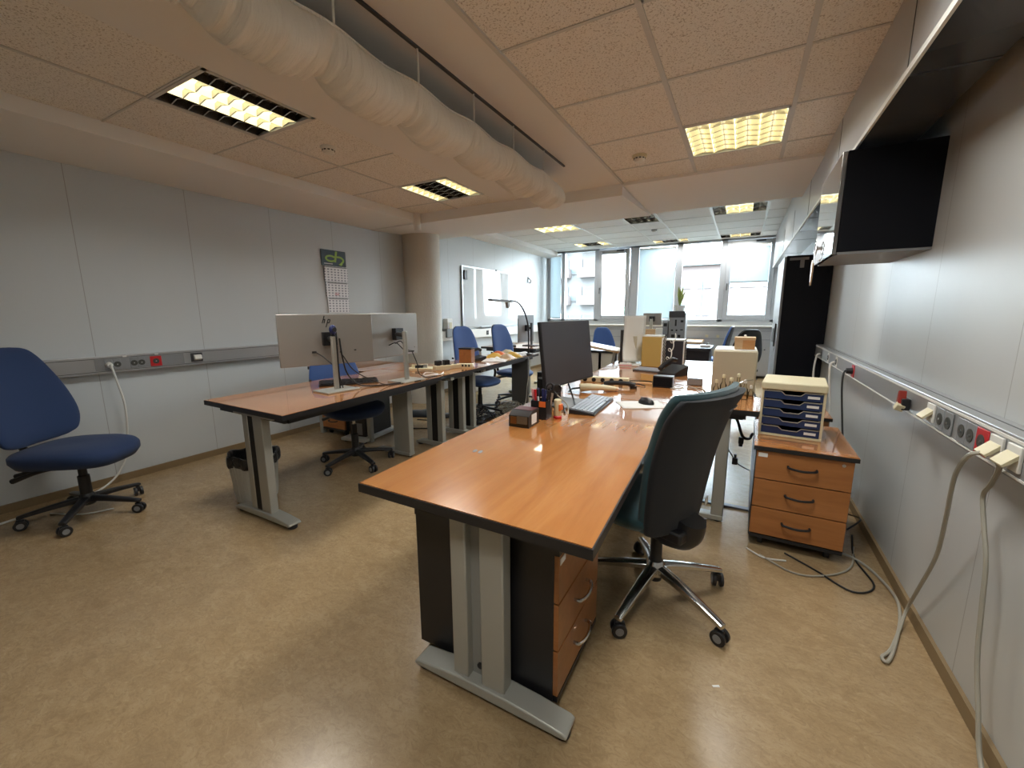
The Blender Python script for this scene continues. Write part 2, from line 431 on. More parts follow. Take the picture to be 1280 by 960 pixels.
def sash(name, x0, x1, tilt):
    o = bpy.data.objects.new(name, None); C.objects.link(o); o.location = (0, YW - .0, 1.13); o['kind'] = S; o.rotation_euler = (tilt, 0, 0)
    z1 = ZT - .05 - 1.13
    b = MB(); bars(b, x0, x1, .0, z1, .085, .06, 0); b.build('window_frame', 'frame', o, bevel=.006)
    MB().bx((x0 + .085, -.003, .085), (x1 - .085, .003, z1 - .085)).build('pane', 'glass', o)
    b = MB(); b.box((x0 + .04, -.05, z1 * .45), (.02, .03, .05)); b.box((x0 + .04, -.065, z1 * .45 - .05), (.018, .014, .12)); b.build('handle', 'darkgrey', o, bevel=.003)
    b = MB(); b.box(((x0 + x1) / 2 + .15, -.045, z1 - .03), (.16, .03, .025)); b.build('closer', 'blackp', o, bevel=.003)
sash('window_2', -2.93, -2.24, .055)
sash('window_3', -.36, .46, 0.)
def blind(label, x0, x1, z0, z1, y):
    t = thing('venetian_blind', label, 'blind', ((x0 + x1) / 2, y, z0), group='venetian blinds in the window bank')
    b = MB(); n = int((z1 - z0) / .021); w = (x1 - x0)
    for k in range(n):
        b.box((0, 0, .012 + k * .021), (w, .026, .0012), (1.15, 0, 0))
    b.build('slats', 'slat', t, smooth=False)
    b = MB(); b.box((0, 0, z1 - z0 + .01), (w, .03, .03)); b.build('head_rail', 'white', t)
    b = MB(); b.box((0, 0, -.005), (w, .022, .018)); b.build('bottom_rail', 'grey', t)
    b = MB()
    for s in (-.3, .3): b.cyl((s * w, -.016, 0), (s * w, -.016, z1 - z0), .0012, seg=5)
    b.build('ladder_cord', 'white', t)
blind('narrow pale blue closed blind in the window beside the left corner', -4.11, -3.85, 1.16, 2.58, YW - .04)
blind('wide closed blind covering the whole window between the two opening sashes', -2.04, -1.30, 1.15, 2.6, YW - .04)
blind('short blind lowered only half way in the right opening sash', -.27, .37, 1.86, 2.53, YW - .06)

# ------------------------------------------------------------------ ceiling lights and detectors
def ceiling_light(label, x0, x1, y0, y1, z, lit, nch=4, ncell=7, far=False, power=0., grp='louvred ceiling lights'):
    cx, cy = (x0 + x1) / 2, (y0 + y1) / 2
    t = thing('ceiling_light', label, 'ceiling light', (cx, cy, z), group=grp)
    W, L = x1 - x0, y1 - y0
    D = .075
    b = MB(); b.bx((-W / 2, -L / 2, D), (W / 2, L / 2, D + .012))
    for s in (-1, 1):
        b.box((s * (W / 2 - .004), 0, D / 2), (.008, L, D)); b.box((0, s * (L / 2 - .004), D / 2), (W, .008, D))
        b.box((s * (W / 2 - .002), 0, -.003), (.020, L + .016, .005)); b.box((0, s * (L / 2 - .002), -.003), (W + .016, .020, .005))
    b.build('housing', 'grid', t)
    cw = (W - .02) / nch
    for k in range(nch):
        xc = -W / 2 + .010 + (k + .5) * cw; on = lit[k]
        b = MB(); b.prism([(xc - cw / 2 + .001, .0), (xc - cw / 2 + .010, .045), (xc - .012, D - .004), (xc + .012, D - .004), (xc + cw / 2 - .010, .045), (xc + cw / 2 - .001, .0), (xc + cw / 2 - .001, D - .001), (xc - cw / 2 + .001, D - .001)], -L / 2 + .009, L / 2 - .009, 'y')
        rf = b.build('reflector', 'lit' if on else 'louvredark', t, label='lit reflector channel' if on else 'dark reflector channel')
        MB().cyl((xc, -L / 2 + .012, D - .020), (xc, L / 2 - .012, D - .020), .010, seg=10).build('tube', 'tube' if on else 'white', rf)
        b = MB()
        for j in range(ncell + 1):
            y = -L / 2 + .012 + j * (L - .024) / ncell
            b.prism([(xc - cw / 2 + .002, .0), (xc, .012), (xc + cw / 2 - .002, .0), (xc + cw / 2 - .006, .034), (xc, .046), (xc - cw / 2 + .006, .034)], y - .003, y + .003, 'y')
        b.bx((xc - .001, -L / 2 + .010, .040), (xc + .001, L / 2 - .010, .043))
        b.build('louvre', 'louvre', rf)
    if power:
        L_ = bpy.data.lights.new('lamp', 'AREA'); L_.shape = 'RECTANGLE'; L_.size = W * .85; L_.size_y = L * .85; L_.energy = power
        L_.color = (1., .99, .95); L_.spread = math.radians(150)
        o = bpy.data.objects.new('lamp', L_); C.objects.link(o); o.parent = t; o.location = (0, 0, -.012)
    return t
PW = 14
ceiling_light('warm lit ceiling light in the right tiles nearest the beam', -.42, .15, 2.985, 3.56, ZC, (1, 1, 1, 1), 4, 6, power=PW)
ceiling_light('lit ceiling light cut off by the top edge above the right tiles', -.42, .15, 1.185, 1.758, ZC, (1, 1, 1, 1), 4, 6, power=PW)
ceiling_light('square louvred light in the left tiles, two middle rows lit, nearest left wall', -2.84, -2.30, 1.195, 1.765, ZC, (0, 1, 1, 0), power=PW * .75)
ceiling_light('louvred light in the left tiles in front of the beam, two outer rows lit', -2.84, -2.30, 3.03, 3.595, ZC, (1, 0, 0, 1), power=PW * .75)
ceiling_light('unseen twin', -.42, .15, -.6, -.05, ZC, (1, 1, 1, 1), power=PW)['label'] = 'lit ceiling light in the right tiles behind the viewer'  # extra fixture out of view, added to light the foreground
ceiling_light('lit ceiling light over the far desks beside the duct with dark end cells', -.49, .185, 6.52, 7.08, ZF, (0, 1, 1, 0), 4, 2, power=14)
ceiling_light('small lit ceiling light above the right opening sash', -.49, .185, 8.92, 9.3, ZF, (0, 1, 1, 0), 4, 2, power=14)
ceiling_light('unlit four panel grey ceiling light behind the beam centre', -1.71, -1.24, 6.52, 7.08, ZF, (0, 0, 0, 0), 4, 2)
ceiling_light('ceiling light above the wide closed blind with only its end cells lit', -1.71, -1.05, 8.95, 9.3, ZF, (1, 0, 0, 1), 4, 2, power=8)
ceiling_light('lit ceiling light in the far tiles above the whiteboard', -3.22, -2.54, 6.52, 7.08, ZF, (1, 1, 1, 1), 4, 2, power=14)
ceiling_light('ceiling light above the left opening sash, partly lit', -3.22, -2.54, 8.5, 9.0, ZF, (1, 0, 0, 1), 4, 2, power=10)
def detector(label, x, y, z, ring='white'):
    t = thing('smoke_detector', label, 'smoke detector', (x, y, z), group='ceiling smoke detectors')
    MB().lathe([(.052, 0), (.052, -.012), (.044, -.018)], seg=24).build('base', ring, t)
    MB().lathe([(.040, -.018), (.040, -.032), (.028, -.044), (.0, -.047)], seg=24).build('sensor', 'white', t)
    b = MB()
    for k in range(10):
        a = 2 * PI * k / 10; b.box((.0405 * math.cos(a), .0405 * math.sin(a), -.025), (.003, .014, .007), (0, 0, a))
    b.build('vent', 'blackgap', t)
detector('white smoke detector on the left ceiling tiles beside the louvred light', -2.60, 2.10, ZC)
detector('beige smoke detector on the right ceiling tiles in front of the beam', -.755, 3.33, ZC, 'cream')
detector('small grey smoke detector on the far ceiling between unlit and lit light', -1.45, 7.75, ZF, 'grey')

# ------------------------------------------------------------------ textile air duct hung on strings
t = thing('textile_air_duct', 'white gathered textile air duct hanging on strings under the ceiling', 'air duct', (0, 0, 0))
SY = [-.17, .26, .69, 1.12, 1.55, 1.98, 2.41, 2.86]
Y0, Y1 = -.5, 3.36
def duct_pt(u, v):
    y = Y0 + (Y1 - Y0) * u
    d = min(abs(y - s) for s in SY); i = max([k for k in range(len(SY)) if SY[k] <= y] or [0])
    s0 = SY[i]; s1 = SY[i + 1] if i + 1 < len(SY) else Y1 + .1
    f = min(max((y - s0) / max(s1 - s0, .01), 0), 1); belly = (1 - math.exp(-d / .045)) * (.75 + .25 * math.sin(PI * f))
    th = PI * v
    sh = min(1, 3.4 * v)
    a, bb = .100 + .115 * belly * sh, .118 + .056 * belly
    zt = 2.278 - .022 * math.sin(PI * f)
    if y > 2.86:
        e = (y - 2.86) / (Y1 - 2.86); a *= (1 - .55 * e ** 3); bb *= (1 - .50 * e ** 4); zt += .012 * e
    low = math.exp(-((v - .42) / .16) ** 2)
    wr = 2.2 * (.0016 * math.sin(y * 150 + 1.5 * math.sin(v * 6 + y * 17)) + .0022 * math.sin(y * 83 + 4 * v + 2 * math.sin(y * 9))) * math.sin(th) ** .5 * (.35 + .65 * min(1, 2 * v))
    wr += .020 * math.exp(-(d / .055) ** 2) * low * math.sin(d * 110 + .6) + .005 * low * math.sin(y * 57 + 3 * math.sin(y * 19))
    x = -1.412 + (a + wr) * math.cos(th); z = zt - (bb + wr) * math.sin(th)
    if v > .5: z += (v - .5) * 2 * .14 * (1 if y < 3.2 else .5)
    return (x, y, z)
MB().grid(duct_pt, 900, 40).build('fabric', 'fabricduct', t, ang=180, solid=.002)
cap = MB(); ring = [Vector(duct_pt(1, k / 28)) for k in range(29)]; cc = Vector((-1.47, Y1 + .05, 2.28))
cap._add(ring + [r.lerp(cc, .5) + Vector((0, .02, 0)) for r in ring] + [cc], [(k, k + 1, 30 + k, 29 + k) for k in range(28)] + [(29 + k, 30 + k, 58) for k in range(28)])
cap.build('end_cap', 'fabricduct', t, ang=180, solid=.002)
b = MB(); b.tube([(-1.312, Y0, 2.275)] + [q for k, s in enumerate(SY[:-1]) for q in ((-1.312, s, 2.277), (-1.310, (s + SY[k + 1]) / 2, 2.257))] + [(-1.312, 2.86, 2.277)], .005, 6, 5)
b.build('hem', 'fabricduct', t)
for s in SY:
    MB().tube([(-1.311, s, 2.275), (-1.311, s + .002, 2.35), (-1.311, s, 2.425)], .0045, 6).build('string', 'white', t)
    MB().tube([(-1.61, s, 2.41), (-1.61, s, 2.425)], .0045, 6).build('string', 'white', t)
b = MB(); b.bx((-1.318, YB + .2, 2.414), (-1.305, 3.24, 2.425)); b.build('rail', 'darkgrey', t, label='dark ceiling rail carrying the strings')
b = MB(); b.bx((-1.62, YB + .2, 2.412), (-1.60, 3.24, 2.425)); b.build('rail', 'darkgrey', t)

# ------------------------------------------------------------------ wall trunking with sockets
def socket(t, p, face, m='grey', w=.075):
    # a round recessed outlet on a trunking cover; face +1 looks to +x, -1 to -x
    x, y, z = p
    q = MB(); q.box((x + face * .002, y, z), (.004, w, .08)); s = q.build('socket_plate', m, t, bevel=.002)
    MB().cyl((x + face * .0035, y, z), (x + face * .006, y, z), .0215, seg=20).build('recess', 'socketdark', s)
    MB().cyl((x + face * .006, y, z - .0), (x + face * .008, y, z), .004, seg=10).build('earth_pin', 'steel', s)
t = thing('cable_trunking', 'grey aluminium cable trunking along the left wall with one red socket', 'trunking', (0, 0, 0))
b = MB(); b.bx((XL, -1.85, .862), (XL + .06, 5.28, .99)); b.build('body', 'trunk', t, bevel=.003)
b = MB(); b.bx((XL + .058, -1.85, .877), (XL + .0615, 5.27, .881)); b.bx((XL + .058, -1.85, .972), (XL + .0615, 5.27, .976)); b.build('groove', 'trunkdark', t)
X = XL + .061
b = MB(); b.bx((X, 1.16, .884), (X + .002, 1.72, .970)); b.build('cover', 'grey', t)
for y in (1.235, 1.285, 1.385, 1.432): socket(t, (X + .001, y, .925), 1, 'grey', .046)
socket(t, (X + .001, 1.525, .925), 1, 'red', .075)
for y in (1.335, 1.535): b = MB(); b.bx((X, y - .012, .975), (X + .002, y + .012, .985)); b.build('label', 'paper', t)
b = MB(); b.bx((X, 1.77, .89), (X + .004, 1.86, .965)); o = b.build('data_outlet', 'darkgrey', t, bevel=.002)
MB().prism([(0, .90), (.028, .915), (.022, .945), (0, .95)], 1.79, 1.845, 'y').build('flap', 'white', o, loc=(X + .004, 0, 0), bevel=.002)
t = thing('cable_trunking', 'white grey cable trunking below the whiteboard with dark socket openings', 'trunking', (0, 0, 0))
b = MB(); b.bx((XL, 5.02, .85), (XL + .07, 9.2, 1.0)); b.build('body', 'white', t, bevel=.003)
for y, mm in ((6.55, 'blackp'), (6.75, 'red'), (6.95, 'blackp'), (7.1, 'blackp')): socket(t, (XL + .071, y, .925), 1, mm, .08)
t = thing('cable_trunking', 'aluminium cable trunking along the right wall with sockets and plugs', 'trunking', (0, 0, 0))
b = MB(); b.bx((.668, -1.85, .848), (XR, 5.09, .968)); b.build('body', 'trunk', t, bevel=.004)
b = MB(); b.bx((.6655, -1.85, .950), (.669, 5.08, .958)); b.bx((.6655, -1.85, .856), (.669, 5.08, .862)); b.build('lip', 'white', t)
b = MB(); b.bx((.705, -1.85, .966), (.709, 5.08, .9695)); b.build('groove', 'trunkdark', t)
X = .667
for y in (2.045, 1.975, 1.87, 1.81): socket(t, (X, y, .905), -1, 'grey', .062)
socket(t, (X, 1.74, .905), -1, 'red', .07)
socket(t, (X, 3.44, .905), -1, 'red', .07)
socket(t, (X, 4.0, .905), -1, 'white', .07); socket(t, (X, 4.35, .905), -1, 'white', .07); socket(t, (X, 4.7, .905), -1, 'grey', .07)
def flap(t, y):
    b = MB(); b.bx((.660, y - .033, .875), (.668, y + .033, .945)); o = b.build('data_outlet', 'white', t, bevel=.002)
    MB().prism([(.660, .925), (.630, .893), (.634, .886), (.660, .910)], y - .03, y + .03, 'y').build('flap', 'cream', o, bevel=.001)
flap(t, 2.13); flap(t, 1.655); flap(t, 1.565)
# vertical trunking by the window wall
b = MB()
for x in (-.1, .1): b.box((x, 0, 0), (.05, .02, .05))
b.build('wall_socket', 'cream', loc=(-.5, YW - .211, .80)); tag(bpy.data.objects['wall_socket'], 'pair of cream sockets on the casing below the window', 'socket')

# ------------------------------------------------------------------ desks
def offset_poly(p, d):
    n = len(p); out = []
    for i in range(n):
        a, b, c = Vector(p[i - 1]), Vector(p[i]), Vector(p[(i + 1) % n])
        e1 = (b - a).normalized(); e2 = (c - b).normalized()
        n1 = Vector((e1.y, -e1.x)); n2 = Vector((e2.y, -e2.x))
        q = (n1 + n2).normalized(); q = q * (d / max(q.dot(n1), .3)); out.append((b.x + q.x, b.y + q.y))
    return out
def desk(label, poly, z=.74, m='desk', group='cherry topped office desks'):
    cx = sum(p[0] for p in poly) / len(poly); cy = sum(p[1] for p in poly) / len(poly)
    t = thing('office_desk', label, 'desk', (cx, cy, 0), group=group)
    P = [(p[0] - cx, p[1] - cy) for p in poly]
    MB().prism(P, z - .024, z).build('tabletop', m, t, smooth=False)
    MB().prism(offset_poly(P, .004), z - .032, z - .0025).build('edge_band', 'black', t, smooth=False)
    b = MB(); ins = offset_poly(P, -.07)
    for i in range(len(ins)):
        a, c = Vector(ins[i]), Vector(ins[(i + 1) % len(ins)]); d = c - a
        b.box(((a.x + c.x) / 2, (a.y + c.y) / 2, z - .052), (d.length, .03, .04), (0, 0, math.atan2(d.y, d.x)))
    b.build('under_frame', 'black', t)
    t['cx'] = cx; t['cy'] = cy
    return t
def leg_frame(t, x, y, rz=0., z=.70, half=.28, strip='blackgap', cols=((-.098, .062), (.030, .088)), rec='legsteel'):
    # T-foot leg: arched foot bar along local x, two uprights and a strip between them
    R = Matrix.Translation((x - t['cx'], y - t['cy'], 0)) @ Matrix.Rotation(rz, 4, 'Z')
    b = MB()
    prof = [(-half, .026), (-half + .015, .022), (half - .015, .022), (half, .026), (half, .036), (half - .015, .044), (half - .12, .056), (.08, .062), (-.1, .062), (-half + .12, .056), (-half + .015, .044), (-half, .036)]
    b.prism(prof, -.040, .040, 'y')
    for xc, w in cols: b.bx((xc - w / 2, -.026, .056), (xc + w / 2, .026, z))
    b.box((0, 0, z - .012), (.42, .05, .024))
    o = b.build('leg', 'legsteel', t, bevel=.006); o.matrix_local = R
    x0 = cols[0][0] + cols[0][1] / 2; x1 = cols[1][0] - cols[1][1] / 2
    MB().bx((x0, .004 if strip == 'leggrey' else -.022, .06), (x1, .022, z)).build('infill', strip, o)
    MB().cyl((x0 + (x1 - x0) * .6, -.002, .10), (x0 + (x1 - x0) * .6, .004, .10), .011, seg=12).build('screw', 'blackp', o)
    for s in (-1, 1): MB().lathe([(.024, 0), (.028, .004), (.028, .016), (.02, .022)], (s * (half - .03), 0, 0), 16).build('foot_pad', 'blackp', o)
def panel_leg(t, x, y, w=.17, z=.70, m='legsteel', rz=0.):
    R = Matrix.Translation((x - t['cx'], y - t['cy'], 0)) @ Matrix.Rotation(rz, 4, 'Z')
    b = MB(); b.bx((-w / 2, -.03, .03), (w / 2, .03, z)); b.prism([(-.34, .012), (w / 2, .012), (w / 2, .045), (-.3, .04)], -.036, .036, 'y')
    o = b.build('leg', m, t, bevel=.006); o.matrix_local = R
    for s in (-.31, w / 2 - .03): MB().lathe([(.02, 0), (.02, .013)], (s, 0, 0), 12).build('foot_pad', 'blackp', o)

A = desk('large glossy cherry desk in the foreground with black edge', [(-1.08, .897), (-.273, .889), (-.335, 2.638), (-1.145, 2.642)])
leg_frame(A, -.662, 1.025, 0., half=.298, strip='leggrey')
leg_frame(A, -.72, 2.5, .02)
A2 = desk('cherry desk set crosswise behind the foreground desk, under the beige computer', [(-1.146, 2.65), (.121, 2.655), (.10, 3.48), (-1.175, 3.47)], m='deskx')
panel_leg(A2, -.045, 2.74, .07); panel_leg(A2, -1.02, 2.8, .10)
b = MB(); b.box((-.50, .3, .345), (.04, .04, .69)); b.build('leg', 'legsteel', A2)
A3 = desk('cherry desk with yellow and dark computer cases at the end of the right row', [(-1.177, 3.488), (.09, 3.49), (-.12, 5.12), (-1.235, 5.10)])
leg_frame(A3, -.72, 3.62, .03); leg_frame(A3, -.78, 4.95, .03)
L1 = desk('cherry desk with two monitors seen from behind, nearest the left wall', [(-3.06, 1.353), (-2.195, 1.334), (-2.315, 2.975), (-3.16, 2.98)])
leg_frame(L1, -2.58, 1.405, 0., half=.29, cols=((-.085, .055), (.045, .095)))
panel_leg(L1, -2.64, 2.72, .19)
L2 = desk('short cherry desk piece joining the two left desks, cluttered with cables', [(-3.16, 2.992), (-2.317, 2.987), (-2.322, 3.545), (-3.16, 3.55)], m='deskx')
leg_frame(L2, -2.53, 3.06, 0., half=.24, cols=((-.07, .06), (.06, .06)))
leg_frame(L2, -2.60, 3.50, 0., half=.24, cols=((-.07, .06), (.06, .06)))
L3 = desk('cherry desk with yellow packets and a black arc lamp in the left row', [(-2.93, 3.562), (-2.323, 3.557), (-2.41, 5.12), (-2.98, 5.1)])
leg_frame(L3, -2.56, 3.66, 0., half=.24, cols=((-.06, .05), (.05, .05)))
b = MB(); b.bx((-.02, -.02, .1), (.22, .02, .70)); o = b.build('modesty_panel', 'darksteel', L3, loc=(.02, .50, 0))
panel_leg(L3, -2.6, 5.0, .12)
L4 = desk('cherry return desk behind the two silver monitors by the left wall', [(-4.02, 2.78), (-3.17, 2.78), (-3.17, 3.5), (-4.02, 3.5)], m='deskx')
for x in (-.37, .37):
    for y in (-.28, .28): MB().bx((x - .022, y - .022, .0), (x + .022, y + .022, .69)).build('leg', 'legsteel', L4)

# ------------------------------------------------------------------ drawer pedestals
def pedestal(label, loc, rz, w, d, h, n=3, topm='deskx', front='drawer', plinth=.055, overhang=0., hm='blackp', heights=None, tagm=True):
    # local: front faces -y, width along x, depth along +y, base on the floor
    t = thing('drawer_pedestal', label, 'drawer unit', loc, rz, 'drawer pedestals')
    z0 = plinth
    b = MB(); b.bx((-w / 2, .016, z0), (w / 2, d, h - .022)); b.build('body', 'black', t, bevel=.002)
    b = MB(); b.bx((-w / 2 - overhang, -overhang, h - .022), (w / 2 + overhang, d, h)); b.build('top', topm, t, smooth=False)
    b = MB(); b.bx((-w / 2 - overhang - .002, -overhang - .003, h - .024), (w / 2 + overhang + .002, d + .002, h - .003)); b.build('edge_band', 'black', t, smooth=False)
    b = MB(); b.bx((-w / 2 + .005, .0, z0), (w / 2 - .005, .018, z0 + .018)); b.build('plinth', 'black', t)
    zz = z0 + .02; H = h - .026 - zz
    hs = heights or [1. / n] * n
    for k in range(n):
        hh = H * hs[k]
        b = MB(); b.bx((-w / 2 + .004, 0, zz + .003), (w / 2 - .004, .018, zz + hh - .003)); dr = b.build('drawer', front, t, bevel=.0015, smooth=False)
        zc = zz + hh * .56
        MB().tube([(-.062, .004, zc), (-.055, -.022, zc - .002), (0, -.032, zc - .006), (.055, -.022, zc - .002), (.062, .004, zc)], .0062, 8).build('handle', hm, dr)
        zz += hh
    if tagm:
        b = MB(); b.bx((-w / 2 + .012, -.0015, h - .062), (-w / 2 + .055, .001, h - .040)); b.build('name_tag', 'paper', t)
        b = MB(); b.cyl((w / 2 - .045, -.002, h - .05), (w / 2 - .045, .004, h - .05), .008, seg=12); b.build('lock', 'steel', t)
    for sx in (-1, 1):
        for y in (.06, d - .06):
            b = MB(); b.cyl((sx * (w / 2 - .06) - .011, y, plinth * .48), (sx * (w / 2 - .06) + .011, y, plinth * .48), plinth * .46, seg=16); b.box((sx * (w / 2 - .06), y, plinth * .8), (.03, .03, plinth * .42)); b.build('caster', 'blackp', t)
    return t
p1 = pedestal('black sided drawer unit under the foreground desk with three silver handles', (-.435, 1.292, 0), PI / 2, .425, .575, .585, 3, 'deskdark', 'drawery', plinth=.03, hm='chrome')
p2 = pedestal('cherry fronted three drawer unit by the right wall under the blue drawer box', (.335, 2.515, 0), -.02, .425, .62, .585, 3, 'deskx', 'drawer', overhang=.01)
p3 = pedestal('second low cherry topped drawer unit farther along the right wall', (.36, 3.40, 0), -.02, .425, .55, .585, 3, 'deskx', 'drawer', overhang=.01)
p4 = pedestal('cherry drawer unit in the shade under the return desk by the left wall', (-3.76, 2.84, 0), 0., .36, .5, .56, 3, 'deskx', 'drawer')

# ------------------------------------------------------------------ office chairs
def caster(parent, loc, r=.026, m='blackp', rim='grey'):
    b = MB()
    for s in (-1, 1): b.cyl((s * .008, 0, r), (s * .024, 0, r), r, seg=18)
    b.box((0, 0, r * 1.55), (.02, r * 1.1, r * 1.2)); b.cyl((0, 0, r * 1.6), (0, 0, r * 2.5), .007, seg=8)
    o = b.build('caster', m, parent, bevel=.003, loc=loc)
    for s in (-1, 1): MB().cyl((s * .0235, 0, r), (s * .0255, 0, r), r * .55, seg=14).build('rim', rim, o)
    return o
def star_base(t, R, zhub, m, ang0=0., sag=.05, w0=.036, w1=.024, cr=.03):
    MB().lathe([(.035, zhub - .03), (.045, zhub - .02), (.045, zhub + .02), (.032, zhub + .045)]).build('hub', m, t)
    for k in range(5):
        a = ang0 + 2 * PI * k / 5
        zz = cr * 2.2
        rings = []
        for s in (0, .3, .65, .9, 1.):
            x = .035 + (R - .035) * s; z = zhub + .012 - (zhub - zz) * s ** 1.3; w = w0 + (w1 - w0) * s; h = .034 - .014 * s
            rings.append([Vector((x, sy * w / 2, z + sz * h / 2)) for sy, sz in ((-1, -1), (1, -1), (1, .6), (.5, 1), (-.5, 1), (-1, .6))])
        o = MB().loft(rings).build('leg', m, t, bevel=.003, rot=(0, 0, a))
        c = caster(o, (R - .012, 0, 0), cr); c.rotation_euler = (0, 0, .7 + k)
def cushion_seat(t, w, d, z, th, m, name='seat', drop=.03, n=3.2):
    out = superell(w, d, n, 40); rings = []
    for s, zz in ((.70, -th), (.92, -th * .92), (1., -th * .55), (1., -th * .25), (.96, -.012), (.85, 0), (.6, .006), (.3, .004), (.06, .002)):
        rings.append([Vector((x * s, y * s, z + zz - (drop * max(0, (y * s) / (d / 2)) ** 3))) for x, y in out])
    MB().loft(rings).build(name, m, t, ang=80)
def back_loft(t, name, m, sp, sub=40, wrap=.05, n=2.6):
    # sp: list of (z, y, width, thickness); lateral wrap curves the sides forward
    rings = []
    for z, y, w, th in sp:
        r = []
        for k in range(sub):
            a = 2 * PI * k / sub; c, s = math.cos(a), math.sin(a)
            x = w / 2 * math.copysign(abs(c) ** (2 / n), c); q = th / 2 * math.copysign(abs(s) ** (2 / n), s)
            r.append(Vector((x, y + q + wrap * (abs(x) / (.24)) ** 2, z)))
        rings.append(r)
    return MB().loft(rings).build(name, m, t, ang=70)
def interp(keys, n):
    # smooth spline through the profile stations
    K = [tuple(2 * keys[0][j] - keys[1][j] for j in range(4))] + list(keys) + [tuple(2 * keys[-1][j] - keys[-2][j] for j in range(4))]
    out = []; m = len(keys) - 1
    for i in range(n + 1):
        q = m * i / n; k = min(int(q), m - 1); t = q - k; p = K[k:k + 4]
        out.append(tuple(.5 * (2 * p[1][j] + (p[2][j] - p[0][j]) * t + (2 * p[0][j] - 5 * p[1][j] + 4 * p[2][j] - p[3][j]) * t * t + (3 * p[1][j] - p[0][j] - 3 * p[2][j] + p[3][j]) * t ** 3) for j in range(4)))
    out[-1] = (out[-1][0], out[-1][1], max(out[-1][2], .05), max(out[-1][3], .01))
    return out
def blue_chair(label, loc, rz, fab='bluefab', arms=False, ang0=.3, seat_z=.47, group='blue fabric swivel chairs', back=None, seatw=(.48, .46, .065)):
    t = thing('swivel_chair', label, 'chair', loc, rz, group)
    star_base(t, .31, .105, 'blackp', ang0, w0=.052, w1=.034, cr=.031)
    MB().lathe([(.030, .14), (.030, .27), (.022, .275), (.022, .36)]).build('column', 'blackp', t)
    MB().cyl((0, 0, .36), (0, 0, seat_z - .07), .014).build('gas_lift', 'chrome', t)
    b = MB(); b.box((0, -.02, seat_z - .085), (.16, .24, .035)); b.build('mechanism', 'blackp', t, bevel=.006)
    for l, x in ((.24, .02), (.18, .11)):
        MB().tube([(x, -.06, seat_z - seatw[2] - .02), (x + .02, -.06 - l * .5, seat_z - seatw[2] - .035), (x + .04, -.08 - l, seat_z - seatw[2] - .075)], lambda q: .008 + .008 * q, 8).build('lever', 'blackp', t)
    MB().box((.245, -.22, .74), (.006, .03, .022)).build('fabric_label', 'darkgrey', t)
    cushion_seat(t, seatw[0], seatw[1], seat_z, seatw[2], fab)
    k = back or [(.545, -.235, .30, .035), (.58, -.225, .40, .06), (.70, -.225, .45, .07), (.84, -.245, .40, .06), (.98, -.275, .30, .045), (1.035, -.285, .18, .02)]
    br = bpy.data.objects.new('backrest_pivot', None)
    back_loft(t, 'backrest', fab, interp(k, 42), wrap=.035)
    b = MB(); b.tube([(0, -.10, seat_z - .09), (0, -.26, seat_z - .08), (0, -.315, seat_z + .03), (0, -.30, k[0][0] + .15)], .019, 8); b.build('back_bar', 'blackp', t)
    kb = [(z, y - .022, w * .93, .03) for z, y, w, th in k]
    back_loft(t, 'back_shell', 'blackp', interp(kb, 30), wrap=.035)
    bpy.data.objects.remove(br)
    if arms:
        for s in (-1, 1):
            b = MB(); b.tube([(s * .20, .0, seat_z - .075), (s * .285, .0, seat_z - .06), (s * .30, .02, seat_z + .06), (s * .29, -.04, seat_z + .13)], .016, 8); b.tube([(s * .29, -.14, seat_z + .14), (s * .29, .12, seat_z + .14)], .022, 8)
            b.build('armrest', 'blackp', t)
    return t
def facing(dx, dy): return math.atan2(dy, dx) - PI / 2
bigback = [(.505, -.21, .26, .02), (.515, -.21, .38, .04), (.55, -.215, .50, .06), (.66, -.235, .56, .075), (.82, -.265, .52, .065), (.98, -.31, .44, .05), (1.06, -.33, .36, .045), (1.09, -.338, .28, .03), (1.10, -.341, .16, .015)]
blue_chair('navy blue fabric swivel chair cut off by the left picture edge before the left wall', (-3.67, .88, 0), facing(.80, .60), 'bluefab', False, -.645 - facing(.80, .60), .485, seatw=(.50, .54, .105), back=bigback)
c2 = blue_chair('blue swivel chair pushed under the desk with the two silver monitors', (-2.86, 2.36, 0), facing(.97, -.25), 'bluefab2', False, .3, .545, seatw=(.48, .46, .09), back=[(.52, -.30, .30, .035), (.56, -.30, .42, .06), (.68, -.32, .46, .07), (.80, -.34, .43, .06), (.90, -.36, .36, .05), (.935, -.365, .2, .02)])
tallback = [(.58, -.215, .30, .035), (.62, -.215, .42, .06), (.76, -.225, .46, .07), (.92, -.25, .43, .06), (1.05, -.28, .36, .045), (1.10, -.29, .28, .035), (1.125, -.30, .16, .02)]
blue_chair('blue swivel chair with black armrests beside the brown box on the left row', (-2.85, 4.32, 0), facing(.995, -.1), 'bluefab2', True, .5, .48, back=tallback)
blue_chair('blue swivel chair in front of the whiteboard, second along the left row', (-2.80, 5.16, 0), facing(.995, -.12), 'bluefab2', False, .9, .48, back=tallback)
blue_chair('blue swivel chair below the left opening sash in the far corner', (-1.88, 6.80, 0), facing(.75, -.65), 'bluefab2', False, .2, .47)
blue_chair('blue swivel chair seen edge on at the far window desk', (-.42, 8.05, 0), facing(-1, .1), 'bluefab2', False, .2, .49)
blue_chair('black swivel chair behind the beige computer in front of the heater casing', (.0, 7.12, 0), facing(-.45, .9), 'blackfab', False, .2, .45, group='black swivel chairs')

for ch in c2.children:
    if ch.name.startswith('seat'): ch.data.materials[0] = M['bluefab']  # darker navy on this seat imitates the shade under the desk

